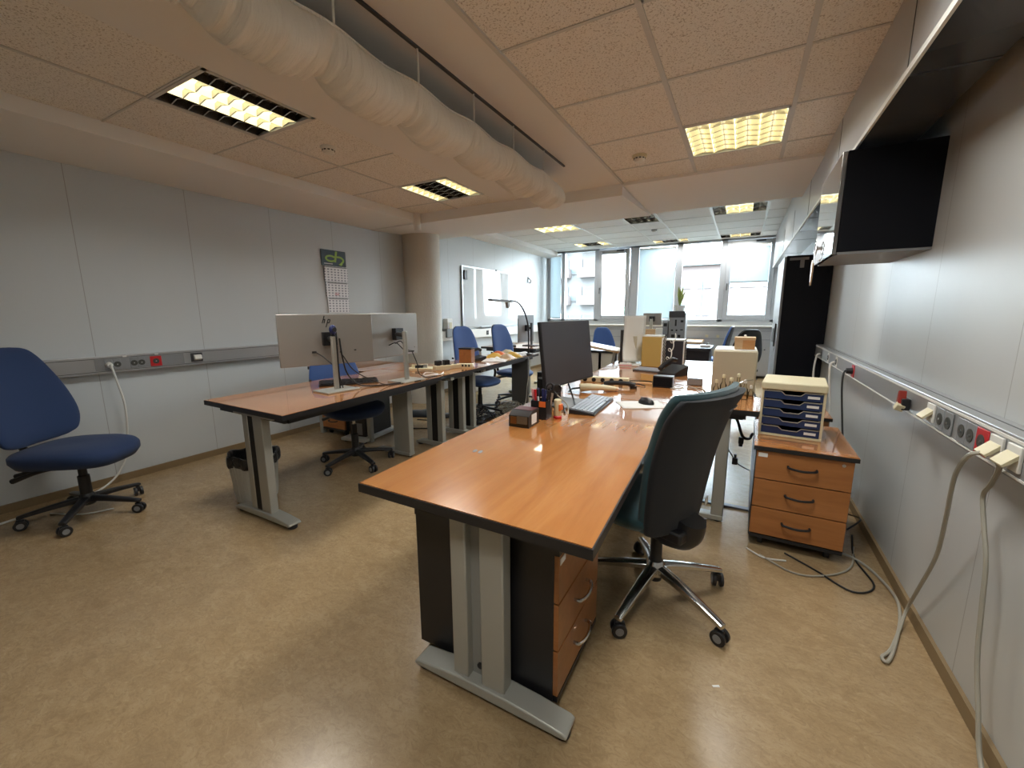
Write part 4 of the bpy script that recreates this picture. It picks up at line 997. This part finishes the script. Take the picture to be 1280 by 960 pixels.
# behind the keyboard
t = thing('barcode_scanner', 'white and brown handheld scanner lying beyond the monitor base', 'scanner', (-.86, 2.80, .74), .5)
MB().tube([(-.12, 0, .03), (-.05, .0, .035), (.05, .0, .03), (.13, .01, .02)], lambda q: .030 - .014 * q, 10).build('body', 'cream', t); MB().cyl((.11, .008, .022), (.15, .012, .018), .014, seg=10).build('tip', 'palewood', t)
MB().tube([(-.12, 0, .03), (-.17, .02, .02), (-.2, -.02, .008)], .006, 8).build('cord', 'cable', t)
t = thing('power_strip', 'cream power strip with round outlets on the crosswise desk', 'power strip', (-.93, 3.22, .74), .15)
MB().box((0, 0, .022), (.38, .06, .044)).build('case', 'cream', t, bevel=.006)
for k in range(5): MB().cyl((-.15 + k * .07, -.0295, .022), (-.15 + k * .07, -.0335, .022), .017, seg=14).build('outlet', 'blackgap', t)
t = thing('phone_handset', 'black phone handset lying on the crosswise desk', 'phone', (-.76, 3.03, .74), .15)
MB().tube([(-.11, 0, .022), (-.06, 0, .035), (.06, 0, .035), (.11, 0, .022)], lambda q: .024 - .008 * math.sin(PI * q), 10).build('body', 'blackp', t)
MB().cyl((-.1, 0, 0), (-.1, 0, .02), .026, seg=14).build('earpiece', 'blackp', t); MB().cyl((.1, 0, 0), (.1, 0, .02), .026, seg=14).build('mouthpiece', 'blackp', t)
b = MB(); b.cyl((-.15, 0, .008), (.15, .02, .012), .008, .006, 8)
tag(b.build('wooden_stick', 'palewood', loc=(-.72, 3.24, .74)), 'pale wooden stick lying behind the phone handset', 'stick')
t = thing('black_box', 'small black box on the crosswise desk behind the mouse', 'box', (-.475, 3.22, .74), 0)
MB().bx((-.075, -.045, 0), (.065, .045, .085)).build('body', 'blackp', t, bevel=.003); MB().bx((-.07, -.047, .01), (.06, -.045, .075)).build('front', 'cabblack', t)
t = thing('small_box', 'small grey box on the crosswise desk left of the beige computer', 'box', (-.28, 3.42, .74), .1)
MB().bx((-.055, -.04, 0), (.055, .04, .055)).build('body', 'darkgrey', t, bevel=.003); MB().bx((-.05, -.042, .006), (.05, -.04, .05)).build('front', 'grey', t)
for k, (pts, mm) in enumerate((([(-.42, 3.15, .745), (-.3, 3.2, .747), (-.22, 3.25, .745), (-.16, 3.02, .745)], 'greycable'), ([(-.52, 3.28, .745), (-.62, 3.38, .748), (-.78, 3.36, .745), (-.88, 3.42, .745)], 'cable'), ([(-.45, 3.3, .745), (-.33, 3.3, .752), (-.2, 3.1, .746)], 'greycable'), ([(-.60, 3.16, .746), (-.66, 3.2, .75), (-.72, 3.15, .746)], 'cable'))):
    cable(['grey cable in front of the small grey box', 'black cable behind the phone handset', 'grey cable from the small black box toward beige computer', 'short black cable between handset and small black box'][k], pts, .0045, mm)
# keyboard, phone etc on the far right-row desk
keyboard('pale keyboard on the desk with the yellow computer case', (-.66, 4.0, .74), facing(.25, 1.), .42, .14, 'darkgrey', 'key', group='keyboards')
t = thing('desk_phone', 'black desk phone with curly white cord by the dark computer case', 'phone', (-.50, 3.85, .74), -.5)
MB().prism([(-.1, 0), (.1, 0), (.1, .09), (-.1, .03)], -.085, .085, 'x').build('base', 'blackp', t, bevel=.005)
MB().tube([(-.055, -.11, .06), (-.055, -.04, .10), (-.055, .05, .13), (-.055, .11, .12)], .02, 8).build('handset', 'blackp', t)
MB().tube([(-.1 + .022 * math.cos(a), .05 + .012 * a * .3, .10 + .03 * math.sin(a) + .012 * a) for a in [j * .6 for j in range(34)]], .0045, 6, 2).build('cord', 'whitecable', t)
t = thing('carton', 'tiny pink and white carton before the tall white monitor', 'box', (-1.02, 4.28, .74), .2)
MB().bx((-.06, -.04, 0), (.06, .04, .035)).build('body', 'paper', t, bevel=.002); MB().bx((-.061, -.041, .008), (.061, .041, .02)).build('stripe', 'pink', t)
# vented computer cases and white monitor
def vent_case(label, x0, x1, y, z1, m, vent, top='white', n=8):
    t = thing('computer_case', label, 'computer', ((x0 + x1) / 2, y, .74)); w = x1 - x0; h = z1 - .74
    MB().bx((-w / 2, 0, 0), (w / 2, .22, h)).build('case', m, t, bevel=.008)
    MB().bx((-w / 2, .0, h - .004), (w / 2, .22, h + .008)).build('top_cover', top, t, bevel=.003)
    MB().bx((w / 2 - .002, .008, .01), (w / 2 + .012, .20, h - .01)).build('side_grille', 'white', t)
    for k in range(n): MB().box((w / 2 + .011, .10, .03 + (h - .05) * k / (n - 1)), (.006, .17, h / n * .42), (.35, 0, 0)).build('vent', 'blackgap', t)
vent_case('yellow ochre computer case with striped side vents on the right row', -.875, -.685, 4.33, 1.05, 'ochre', 1)
vent_case('dark computer case with striped side vents right of the yellow one', -.70, -.51, 4.58, 1.0, 'screen', 1)
t = thing('monitor', 'tall white monitor with curved foot seen obliquely on the right row', 'monitor', (-.99, 4.42, .74), 0)
def whitemon(u, v):
    return (-.09 + .18 * u + .05 * max(0, .35 - v) ** 2 * 4 * (1 - u) - 0.0, .16 * u - .10 * (1 - v) ** 3, .04 + .475 * v)
MB().grid(whitemon, 8, 16).build('housing', 'white', t, solid=.02, ang=180)
MB().bx((-.07, -.12, 0), (.10, .10, .015)).build('foot', 'white', t, bevel=.004)
MB().bx((-.03, .05, .0), (.03, .08, .3)).build('stand', 'beigepc', t, bevel=.004)
t = thing('monitor', 'narrow brown edged screen standing left of the tall white monitor', 'monitor', (-1.12, 4.60, .74), 0)
MB().bx((-.045, 0, .0), (.045, .03, .36)).build('housing', 'darkgrey', t, bevel=.003); MB().bx((-.05, -.04, 0), (.05, .07, .012)).build('foot', 'darkgrey', t)
# beige tower with glassware and a box
t = thing('computer_tower', 'beige upright computer case on the crosswise desk behind the teal chair', 'computer', (-.022, 3.13, .74), .0)
MB().bx((-.132, 0, 0), (.132, .32, .30)).build('case', 'beigepc', t, bevel=.012)
MB().bx((-.125, .006, .2985), (.125, .31, .304)).build('top_cover', 'white', t, bevel=.003)
t = thing('wooden_box', 'small orange wooden box with pale lid on top of the beige computer', 'box', (.028, 3.2, 1.046), 0)
MB().bx((-.060, -.04, 0), (.060, .05, .068)).build('body', 'orangewood', t, bevel=.003); MB().bx((-.062, -.042, .060), (.062, .052, .080)).build('lid', 'palewood', t, bevel=.003)
MB().bx((-.060, -.0415, .002), (-.012, -.0405, .066)).build('label', 'palewood', t); MB().ball((0, 0, .088), .008, 10, 8).build('knob', 'paper', t)
gl = []
for k, (x, y, h, r) in enumerate(((-.115, 2.98, .10, .018), (-.075, 3.02, .13, .02), (-.03, 2.97, .12, .022), (.01, 3.03, .14, .02), (.05, 2.98, .11, .018), (.085, 3.03, .07, .016))):
    t = thing('glass_bottle', ['leftmost small clear bottle before the beige computer', 'second clear bottle from the left before the beige computer', 'wide clear bottle in the middle before the beige computer', 'tallest clear bottle before the beige computer', 'clear bottle right of the tallest before the beige computer', 'shortest clear bottle at the desk corner beside the drawer box'][k], 'bottle', (x, y, .74), 0, 'clear bottles before the beige computer')
    MB().lathe([(r * .95, 0), (r, .004), (r, h * .6), (r * .45, h * .78), (r * .45, h)], seg=16).build('body', 'clearplastic', t)
    MB().lathe([(r * .52, h - .004), (r * .52, h + .014), (r * .4, h + .018)], seg=12).build('cap', ['cream', 'cream', 'cream', 'cream', 'paper', 'white'][k], t)
b = MB(); b.tube([(-.12, 2.94, .755), (-.05, 2.91, .80), (.03, 2.93, .86), (.09, 2.99, .87)], .003, 6); tag(b.build('wire_rack', 'steel'), 'thin wire bent over the clear bottles', 'wire')

# ------------------------------------------------------------------ blue drawer box on the right pedestal
t = thing('drawer_box', 'cream letter tray box with five dark blue drawers on the right drawer unit', 'letter tray', (.282, 2.735, .585), -.10)
W, D_, H_ = .30, .33, .315
MB().bx((-W / 2, .004, 0), (-W / 2 + .012, D_, H_ - .04)).build('side_panel', 'cream', t); MB().bx((W / 2 - .012, .004, 0), (W / 2, D_, H_ - .04)).build('side_panel', 'cream', t)
MB().bx((-W / 2, D_ - .01, 0), (W / 2, D_, H_ - .04)).build('back_panel', 'cream', t); MB().bx((-W / 2, .0, 0), (W / 2, D_, .016)).build('bottom_panel', 'cream', t, bevel=.003)
MB().bx((-W / 2 - .004, -.008, H_ - .044), (W / 2 + .004, D_ + .004, H_)).build('top_panel', 'cream', t, bevel=.008)
dh = (H_ - .044 - .016) / 5
for k in range(5):
    z0 = .016 + k * dh
    b = MB(); x0, x1 = -W / 2 + .013, W / 2 - .013; zt = z0 + dh - .006
    b.prism([(x0, z0 + .002), (x1, z0 + .002), (x1, zt), (.055, zt), (.035, zt - .017), (-.035, zt - .017), (-.055, zt), (x0, zt)], .0, .012, 'y'); d = b.build('drawer', 'bluedrawer', t, smooth=False)
    b = MB(); b.tube([(x0, -.002, zt), (-.055, -.002, zt), (-.036, -.002, zt - .018), (.036, -.002, zt - .018), (.055, -.002, zt), (x1, -.002, zt)], .0026, 6, 0); b.build('rim', 'greycable', d)
    b = MB(); b.bx((.068, -.003, z0 + .016), (.122, .0, z0 + .030)); b.build('label_holder', 'paper', d)
    b = MB(); b.bx((x0, .03, z0), (x1, D_ - .02, z0 + .012)); b.build('tray', 'blackgap', d)

# ------------------------------------------------------------------ right wall: cabinets, keys, cables
t = thing('wall_cabinet', 'black sided wall cabinet with glossy front high on the right wall', 'cabinet', (.738, 2.66, 1.585))
MB().bx((-.352, 0, 0), (0, .62, .47)).build('body', 'cabblack', t, bevel=.002)
MB().bx((-.372, .002, -.010), (-.353, .618, .468)).build('door', 'doorgloss', t, bevel=.002)
MB().bx((-.35, .002, -.012), (-.002, .618, .0)).build('bottom_panel', 'grey', t)
d = t
k = thing('key_ring', 'key ring with a pale wooden tag hanging on the wall cabinet door', 'keys', (.361, 3.10, 1.66))
MB().tube([(-.012, .05 * math.cos(a), .035 * math.sin(a)) for a in [2 * PI * j / 16 for j in range(17)]], .0035, 6, 2).build('ring', 'steel', k)
MB().cyl((.006, 0, .0), (-.012, 0, 0), .010, seg=12).build('lock_barrel', 'steel', k)
MB().box((-.012, .02, -.055), (.003, .018, .05)).build('key', 'steel', k)
MB().loft([[Vector((-.012 + sx * .004, .06 + w * sy, -.06 - .15 * q)) for sx, sy in ((-1, -1), (1, -1), (1, 1), (-1, 1))] for q, w in ((0, .022), (.3, .03), (.7, .022), (1., .004))]).build('wooden_tag', 'palewood', k)
t = thing('tall_cabinet', 'tall blue black cabinet against the right wall before the windows', 'cabinet', (.733, 5.12, 0))
MB().bx((-.385, 0, .05), (0, .9, 1.84)).build('body', 'cabblack', t, bevel=.002); MB().bx((-.37, .02, 0), (-.02, .88, .05)).build('plinth', 'black', t)
for s in (0, 1): d = MB().bx((-.404, .004 + s * .449, .06), (-.386, .446 + s * .449, 1.83)).build('door', 'grey', t); MB().bx((-.418, .40 + s * .1, .95), (-.404, .415 + s * .1, 1.1)).build('handle', 'steel', d)
b = MB(); b.bx((-.36, -.002, 1.795), (-.20, 0, 1.82)); b.bx((-.27, -.002, 1.72), (-.235, 0, 1.80)); b.build('paper_label', 'grey', t)
k = thing('lanyard', 'black lanyard loop hanging on the tall cabinet door', 'lanyard', (.325, 5.3, 1.06))
MB().tube([(-.003, .0, .10), (-.006, .05, .0), (-.006, .03, -.10), (-.006, 0, -.14), (-.006, -.03, -.10), (-.006, -.05, 0), (-.003, 0, .10)], .007, 6).build('loop', 'blackp', k); MB().box((-.006, 0, -.17), (.004, .02, .05)).build('key', 'steel', k)
t = thing('plug', 'red emergency socket plug with black cord on the right trunking', 'plug', (.664, 3.44, .905))
MB().cyl((0, 0, 0), (-.035, 0, 0), .022, .018, 14).build('body', 'blackp', t)
cable('black cord hanging from the red socket down behind the right drawer unit', [(.628, 3.44, .905), (.615, 3.42, .89), (.612, 3.40, .80), (.625, 3.36, .62), (.64, 3.3, .42), (.66, 3.25, .15), (.66, 3.2, .012)], .006)
t = thing('plug', 'dark red and black plug adaptor sticking out of the right trunking', 'plug', (.664, 2.37, .895))
MB().box((-.015, 0, .0), (.03, .05, .05)).build('body', 'blackp', t, bevel=.004); MB().prism([(-.016, .0), (.016, .0), (.006, .055), (-.004, .06)], -.040, -.012, 'x').build('handle', 'redbrown', t, bevel=.004); MB().box((-.032, -.01, -.012), (.03, .03, .03), (.4, .3, 0)).build('tab', 'cream', t, bevel=.003)
for k, (y, pts) in enumerate(((1.655, [(.636, 1.655, .892), (.615, 1.67, .872), (.625, 1.75, .78), (.655, 1.84, .60), (.68, 1.93, .42), (.695, 2.07, .20), (.70, 2.15, .06), (.655, 2.05, .010), (.60, 1.92, .009), (.562, 1.862, .009), (.575, 1.845, .009), (.62, 1.95, .009), (.69, 2.17, .010), (.71, 2.34, .010), (.665, 2.53, .010), (.60, 2.62, .01), (.50, 2.66, .01)]), (1.565, [(.636, 1.565, .892), (.655, 1.60, .865), (.67, 1.66, .80), (.69, 1.738, .735), (.69, 1.70, .65), (.692, 1.66, .56), (.692, 1.635, .43), (.692, 1.605, .28), (.692, 1.55, .15), (.69, 1.48, .03), (.685, 1.35, .012), (.68, 1.1, .012)]))):
    cable(['thick beige cable looping from the right trunking down onto the floor', 'thick beige cable hanging straight down the right wall'][k], pts, .0062, 'greycable')
for k, (z, pts) in enumerate(((0, [(.655, 4.0, .905), (.63, 4.0, .88), (.635, 3.98, .75), (.66, 3.97, .5), (.68, 3.97, .05)]), (1, [(.655, 4.7, .905), (.63, 4.7, .88), (.62, 4.68, .7), (.65, 4.66, .4), (.67, 4.66, .05)]))):
    cable(['cream cable hanging from the right trunking behind the drawer box', 'cream cable hanging from the right trunking in front of the tall cabinet'][k], pts, .008, 'whitecable')
for k, (pts, mm) in enumerate((([(.18, 2.42, .007), (.32, 2.32, .006), (.45, 2.36, .006), (.58, 2.5, .006), (.64, 2.75, .006)], 'greycable'), ([(.30, 2.5, .007), (.42, 2.40, .006), (.55, 2.28, .006), (.65, 2.38, .006), (.62, 2.62, .006), (.66, 2.9, .006)], 'cable'), ([(.60, 2.75, .10), (.66, 2.8, .14), (.69, 2.95, .10), (.67, 3.1, .05), (.64, 3.2, .012)], 'cable'), ([(.12, 2.46, .006), (.20, 2.40, .006), (.30, 2.42, .006)], 'whitecable'))):
    cable(['thin grey cable on the floor before the right drawer unit', 'thin black cable looping on the floor beside the right drawer unit', 'black cable loop behind the right drawer unit by the wall', 'short white cable under the right drawer unit'][k], pts, .0045, mm)
b = MB(); b.tube([(-.02, 3.02, .70), (.03, 3.0, .58), (.06, 2.98, .50), (.10, 3.04, .47), (.12, 3.1, .49)], .009, 8); tag(b.build('cable', 'cable'), 'black cable dangling under the crosswise desk', 'cable')
t = thing('plug', 'black plug dangling on a cable under the crosswise desk', 'plug', (.055, 2.98, .47)); MB().box((0, 0, 0), (.03, .03, .045)).build('body', 'blackp', t, bevel=.005); MB().cyl((0, 0, -.022), (0, 0, -.04), .012, seg=10).build('nose', 'blackp', t)
b = MB(); b.tube([(-.05, 2.99, .45), (.0, 2.97, .38), (.045, 2.96, .32), (.09, 3.0, .28), (.12, 3.06, .25)], .004, 8); tag(b.build('cable', 'greycable'), 'thin grey cable dangling lower under the crosswise desk', 'cable')
t = thing('plug', 'lower black plug dangling beneath the crosswise desk', 'plug', (.03, 2.965, .33)); MB().box((0, 0, 0), (.032, .03, .045)).build('body', 'blackp', t, bevel=.005); MB().cyl((0, 0, .02), (0, 0, .045), .008, seg=10).build('nose', 'blackp', t)
b = MB(); b.bx((-.35, -.02, 0), (.35, .02, .012)); tag(b.build('floor_cable_cover', 'darkgrey', loc=(-.1, 2.98, 0)), 'dark floor cable cover strip under the crosswise desk', 'cable cover')
b = MB(); b.bx((-.012, -.004, 0), (.012, .004, .001)); tag(b.build('paper_scrap', 'paper', loc=Vector((.02, 1.435, .0005)), rot=(0, 0, .5)), 'tiny white paper scrap on the floor right of the teal chair', 'paper')

# ------------------------------------------------------------------ far end of the room
t = thing('far_desk', 'dark desk with drawer front before the windows', 'desk', (-.75, 6.95, 0), 0)
MB().bx((-.78, 0, .695), (.37, .75, .735)).build('tabletop', 'fardesk', t, bevel=.003)
for k, (x0, x1, mm) in enumerate(((-.76, -.45, 'blackp'), (-.45, -.05, 'deskdark'), (-.05, .35, 'fardesk'))): MB().bx((x0 + .004, .02, .30), (x1 - .004, .05, .69)).build('front_panel', mm, t)
for x in (-.73, .32): MB().bx((x - .03, .05, 0), (x + .03, .70, .695)).build('leg', 'black', t)
t = thing('small_router', 'small white device on the dark far desk', 'device', (-.48, 7.2, .735), .2); MB().box((0, 0, .018), (.14, .09, .036)).build('body', 'white', t, bevel=.005); MB().tube([(.02, .03, .036), (.04, .03, .06), (.07, .03, .05)], .006, 6).build('clip', 'blackp', t)
t = thing('drawer_cabinet', 'white drawer cabinet with dark top by the far window wall', 'cabinet', (-2.0, 5.95, 0), 0)
MB().bx((-.28, 0, 0), (.42, .5, .70)).build('body', 'white', t, bevel=.004)
for z in (.06, .38): d = MB().bx((-.27, -.016, z), (.10, 0, z + .29)).build('drawer', 'white', t, bevel=.003); MB().bx((-.2, -.03, z + .25), (.03, -.016, z + .27)).build('handle', 'blackp', d)
MB().bx((-.30, -.03, .70), (.45, .5, .735)).build('top', 'black', t)
for x in (.20, .42): MB().bx((x - .02, .0, 0), (x + .02, .06, .70)).build('leg', 'black', t)
t = thing('drawing_board', 'pale tilted board with brown leg beside the black screen monitor', 'board', (-1.60, 4.95, 0), 0)
MB().box((.05, 0, .885), (.64, .35, .025), (0, .16, 0)).build('board', 'palewood', t, bevel=.003)
for s in (-.14, .14): b = MB(); b.tube([(-.20, s, .90), (-.12, s, .45), (-.22, s, 0.01)], .018, 8, 0); b.build('leg', 'orangewood', t)
for s in (-.14, .14): b = MB(); b.tube([(.32, s, .83), (.26, s, .4), (.34, s, 0.01)], .018, 8, 0); b.build('leg', 'legsteel', t)
monitor('grey monitor seen from behind on the far window desk before the blind', (-1.74, 8.63), (-1.38, 8.58), 1.03, 1.265, (-1.56, 8.50, .74), .06, 'lcdback', zt=1.15, basecol='blackp')
t = thing('far_desk', 'pale desk along the window wall carrying a grey monitor and the machine', 'desk', (-1.25, 8.35, 0), 0); MB().bx((-.75, 0, .70), (.62, .8, .74)).build('tabletop', 'palewood', t, bevel=.003)
for x in (-.7, .57): MB().bx((x - .03, .05, 0), (x + .03, .75, .70)).build('leg', 'legsteel', t)
for k, (x0, x1, z1, mm) in enumerate(((-1.70, -1.45, .96, 'palewood'), (-1.45, -1.32, .98, 'white'))):
    t = thing('cardboard_box', ['pale brown carton below the far grey monitor', 'white carton left of the grey test machine'][k], 'box', ((x0 + x1) / 2, 8.36, .74)); MB().bx(((x0 - x1) / 2 + .004, 0, 0), ((x1 - x0) / 2 - .004, .07, z1 - .74)).build('body', mm, t, bevel=.003); MB().bx(((x0 - x1) / 2 + .003, .03, z1 - .742), ((x1 - x0) / 2 - .003, .05, z1 - .739)).build('tape', 'cream', t)
t = thing('test_machine', 'grey instrument rack with dark slots before the far windows', 'machine', (-1.08, 8.45, .74), 0)
MB().bx((-.14, 0, 0), (.15, .3, .52)).build('cabinet', 'grey', t, bevel=.006); MB().bx((-.15, -.01, .44), (.13, .28, .56)).build('hood', 'darkgrey', t, bevel=.01)
for x, z, w, h in ((-.02, .34, .03, .12), (.09, .37, .05, .04), (-.08, .20, .04, .03), (.0, .20, .03, .03), (.09, .21, .05, .02), (-.06, .09, .06, .06), (.05, .09, .05, .05)): MB().bx((x - w / 2, -.004, z - h / 2), (x + w / 2, .0, z + h / 2)).build('slot', 'blackgap', t)
MB().bx((-.26, .02, 0), (-.16, .2, .38)).build('side_unit', 'grey', t, bevel=.005); MB().box((-.21, .018, .3), (.06, .006, .06)).build('slot', 'blackgap', t)
t = thing('potted_plant', 'thin yellowish potted plant standing on the grey instrument rack', 'plant', (-1.06, 8.55, 1.30), 0)
t.scale = (1.9, 1.9, 1.5)
MB().lathe([(.04, 0), (.055, .07), (.05, .07), (.037, .01)], seg=18).build('pot', 'white', t)
for k in range(9):
    a = k * 2.4; h = .16 + .03 * (k % 4); q = .03 + .012 * (k % 3)
    MB().loft([[Vector((q * s ** 2 * math.cos(a) + w * math.cos(a + PI / 2) * sg, q * s ** 2 * math.sin(a) + w * math.sin(a + PI / 2) * sg, .05 + h * s + e)) for sg, e in ((-1, 0), (1, 0), (0, .003))] for s, w in ((0, .004), (.35, .018), (.7, .016), (1., .002))]).build('leaf', 'green', t)

# ------------------------------------------------------------------ outdoors
MB().bx((-120, 12, -9.2), (60, 160, -9)).build('ground', 'ground', kind=S)
def building(label, x0, x1, y, z1, m, cols, rows, balc=False, roof=True):
    t = thing('apartment_building', label, 'building', ((x0 + x1) / 2, y, -9)); W = x1 - x0; H = z1 + 9
    MB().bx((-W / 2, 0, 0), (W / 2, 12, H)).build('wall', m, t)
    if roof: MB().bx((-W / 2 - .4, -.5, H), (W / 2 + .4, 12.4, H + .5)).build('roof', 'roof', t)
    for r in range(rows):
        for c in range(cols):
            x = -W / 2 + W * (c + .5) / cols; z = H - 1.6 - r * 3.
            w = MB().bx((x - .75, -.12, z - .9), (x + .75, .02, z + .7)).build('window', 'bldg', t); MB().bx((x - .62, -.14, z - .78), (x + .62, -.11, z + .58)).build('pane', 'bldgwin', w)
            if balc and c % 2 == 0:
                MB().bx((x - 1.1, -1.1, z - 1.35), (x + 1.1, 0, z - .35)).build('balcony', 'bldgpink', t)
building('pale apartment building with balconies outside the left clear window', -26, -14.5, 46, 14, 'bldg', 7, 6, True)
building('pink apartment building outside the right clear window', -7.2, 12, 52, 6.3, 'bldgpink', 9, 4)
def tree(label, x, y, r, z):
    t = thing('tree', label, 'tree', (x, y, -9), 0, 'trees outside the windows')
    MB().cyl((0, 0, 0), (0, 0, z + 9 - r), .35, .2, 8).build('trunk', 'bark', t)
    b = MB()
    for k in range(16):
        a = k * 2.4; q = r * .75 * math.sqrt(k / 16)
        b.ball((q * math.cos(a), q * math.sin(a), z + 9 - r * .7 - q * .5 + random.uniform(-.6, .6)), r * random.uniform(.38, .55), 10, 7)
    b.build('crown', 'foliage', t)
for k, (x, y, r, z) in enumerate(((-24.5, 76, 2.6, 3.2), (-19.0, 74, 2.6, 2.8), (-13.6, 78, 2.6, 3.5))): tree(['leftmost round tree behind the left opening sash', 'middle round tree behind the left opening sash', 'rightmost round tree behind the left opening sash'][k], x, y, r, z)
t = thing('railing', 'thin metal railing outside the window bank', 'railing', (0, YW + .35, 1.0)); MB().bx((XL, -.012, .232), (XR, .012, .252)).build('rail', 'frame', t)
for x in (-4.0, -2.6, -.78, .6): MB().bx((x - .01, -.01, -.6), (x + .01, .01, .9 if x == -.78 else .24)).build('post', 'frame', t)

# ------------------------------------------------------------------ daylight
w = bpy.data.worlds.new('overcast_sky'); bpy.context.scene.world = w; w.use_nodes = True
n, l = w.node_tree.nodes, w.node_tree.links
bg = n['Background']; tc = n.new('ShaderNodeTexCoord'); sx = n.new('ShaderNodeSeparateXYZ'); rp = n.new('ShaderNodeValToRGB')
rp.color_ramp.elements[0].position = 0.; rp.color_ramp.elements[0].color = (.24, .255, .27, 1); rp.color_ramp.elements[1].position = .75; rp.color_ramp.elements[1].color = (.74, .88, 1., 1)
l.new(tc.outputs['Generated'], sx.inputs[0]); l.new(sx.outputs['Z'], rp.inputs['Fac']); l.new(rp.outputs['Color'], bg.inputs['Color'])
bg.inputs['Strength'].default_value = 62.0

# ------------------------------------------------------------------ camera
cam = bpy.data.cameras.new('camera'); co = bpy.data.objects.new('camera', cam); C.objects.link(co)
P_, YW_, RL_ = .172601, .504258, .00546
cp, sp_, cy, sy = math.cos(P_), math.sin(P_), math.cos(YW_), math.sin(YW_)
fwd = Vector((-sy * cp, cy * cp, -sp_)); right = Vector((cy, sy, 0)); down = fwd.cross(right)
r2 = right * math.cos(RL_) + down * math.sin(RL_); d2 = down * math.cos(RL_) - right * math.sin(RL_)
Rm = Matrix((r2, -d2, -fwd)).transposed()
co.matrix_world = Matrix.Translation((0, 0, 1.3)) @ Rm.to_4x4()
cam.sensor_fit = 'HORIZONTAL'; cam.sensor_width = 36.; cam.lens = 516.25 / 1280 * 36; cam.clip_start = .05; cam.clip_end = 400
sc = bpy.context.scene; sc.camera = co
vs = sc.view_settings; vs.view_transform = 'Standard'; vs.look = 'None'; vs.gamma = 1.; vs.use_curve_mapping = False; vs.exposure = .32
cy_ = sc.cycles; cy_.use_denoising = True; cy_.max_bounces = 8; cy_.diffuse_bounces = 4; cy_.glossy_bounces = 4; cy_.transparent_max_bounces = 12; cy_.sample_clamp_indirect = 6.
cy_.caustics_reflective = False; cy_.caustics_refractive = False
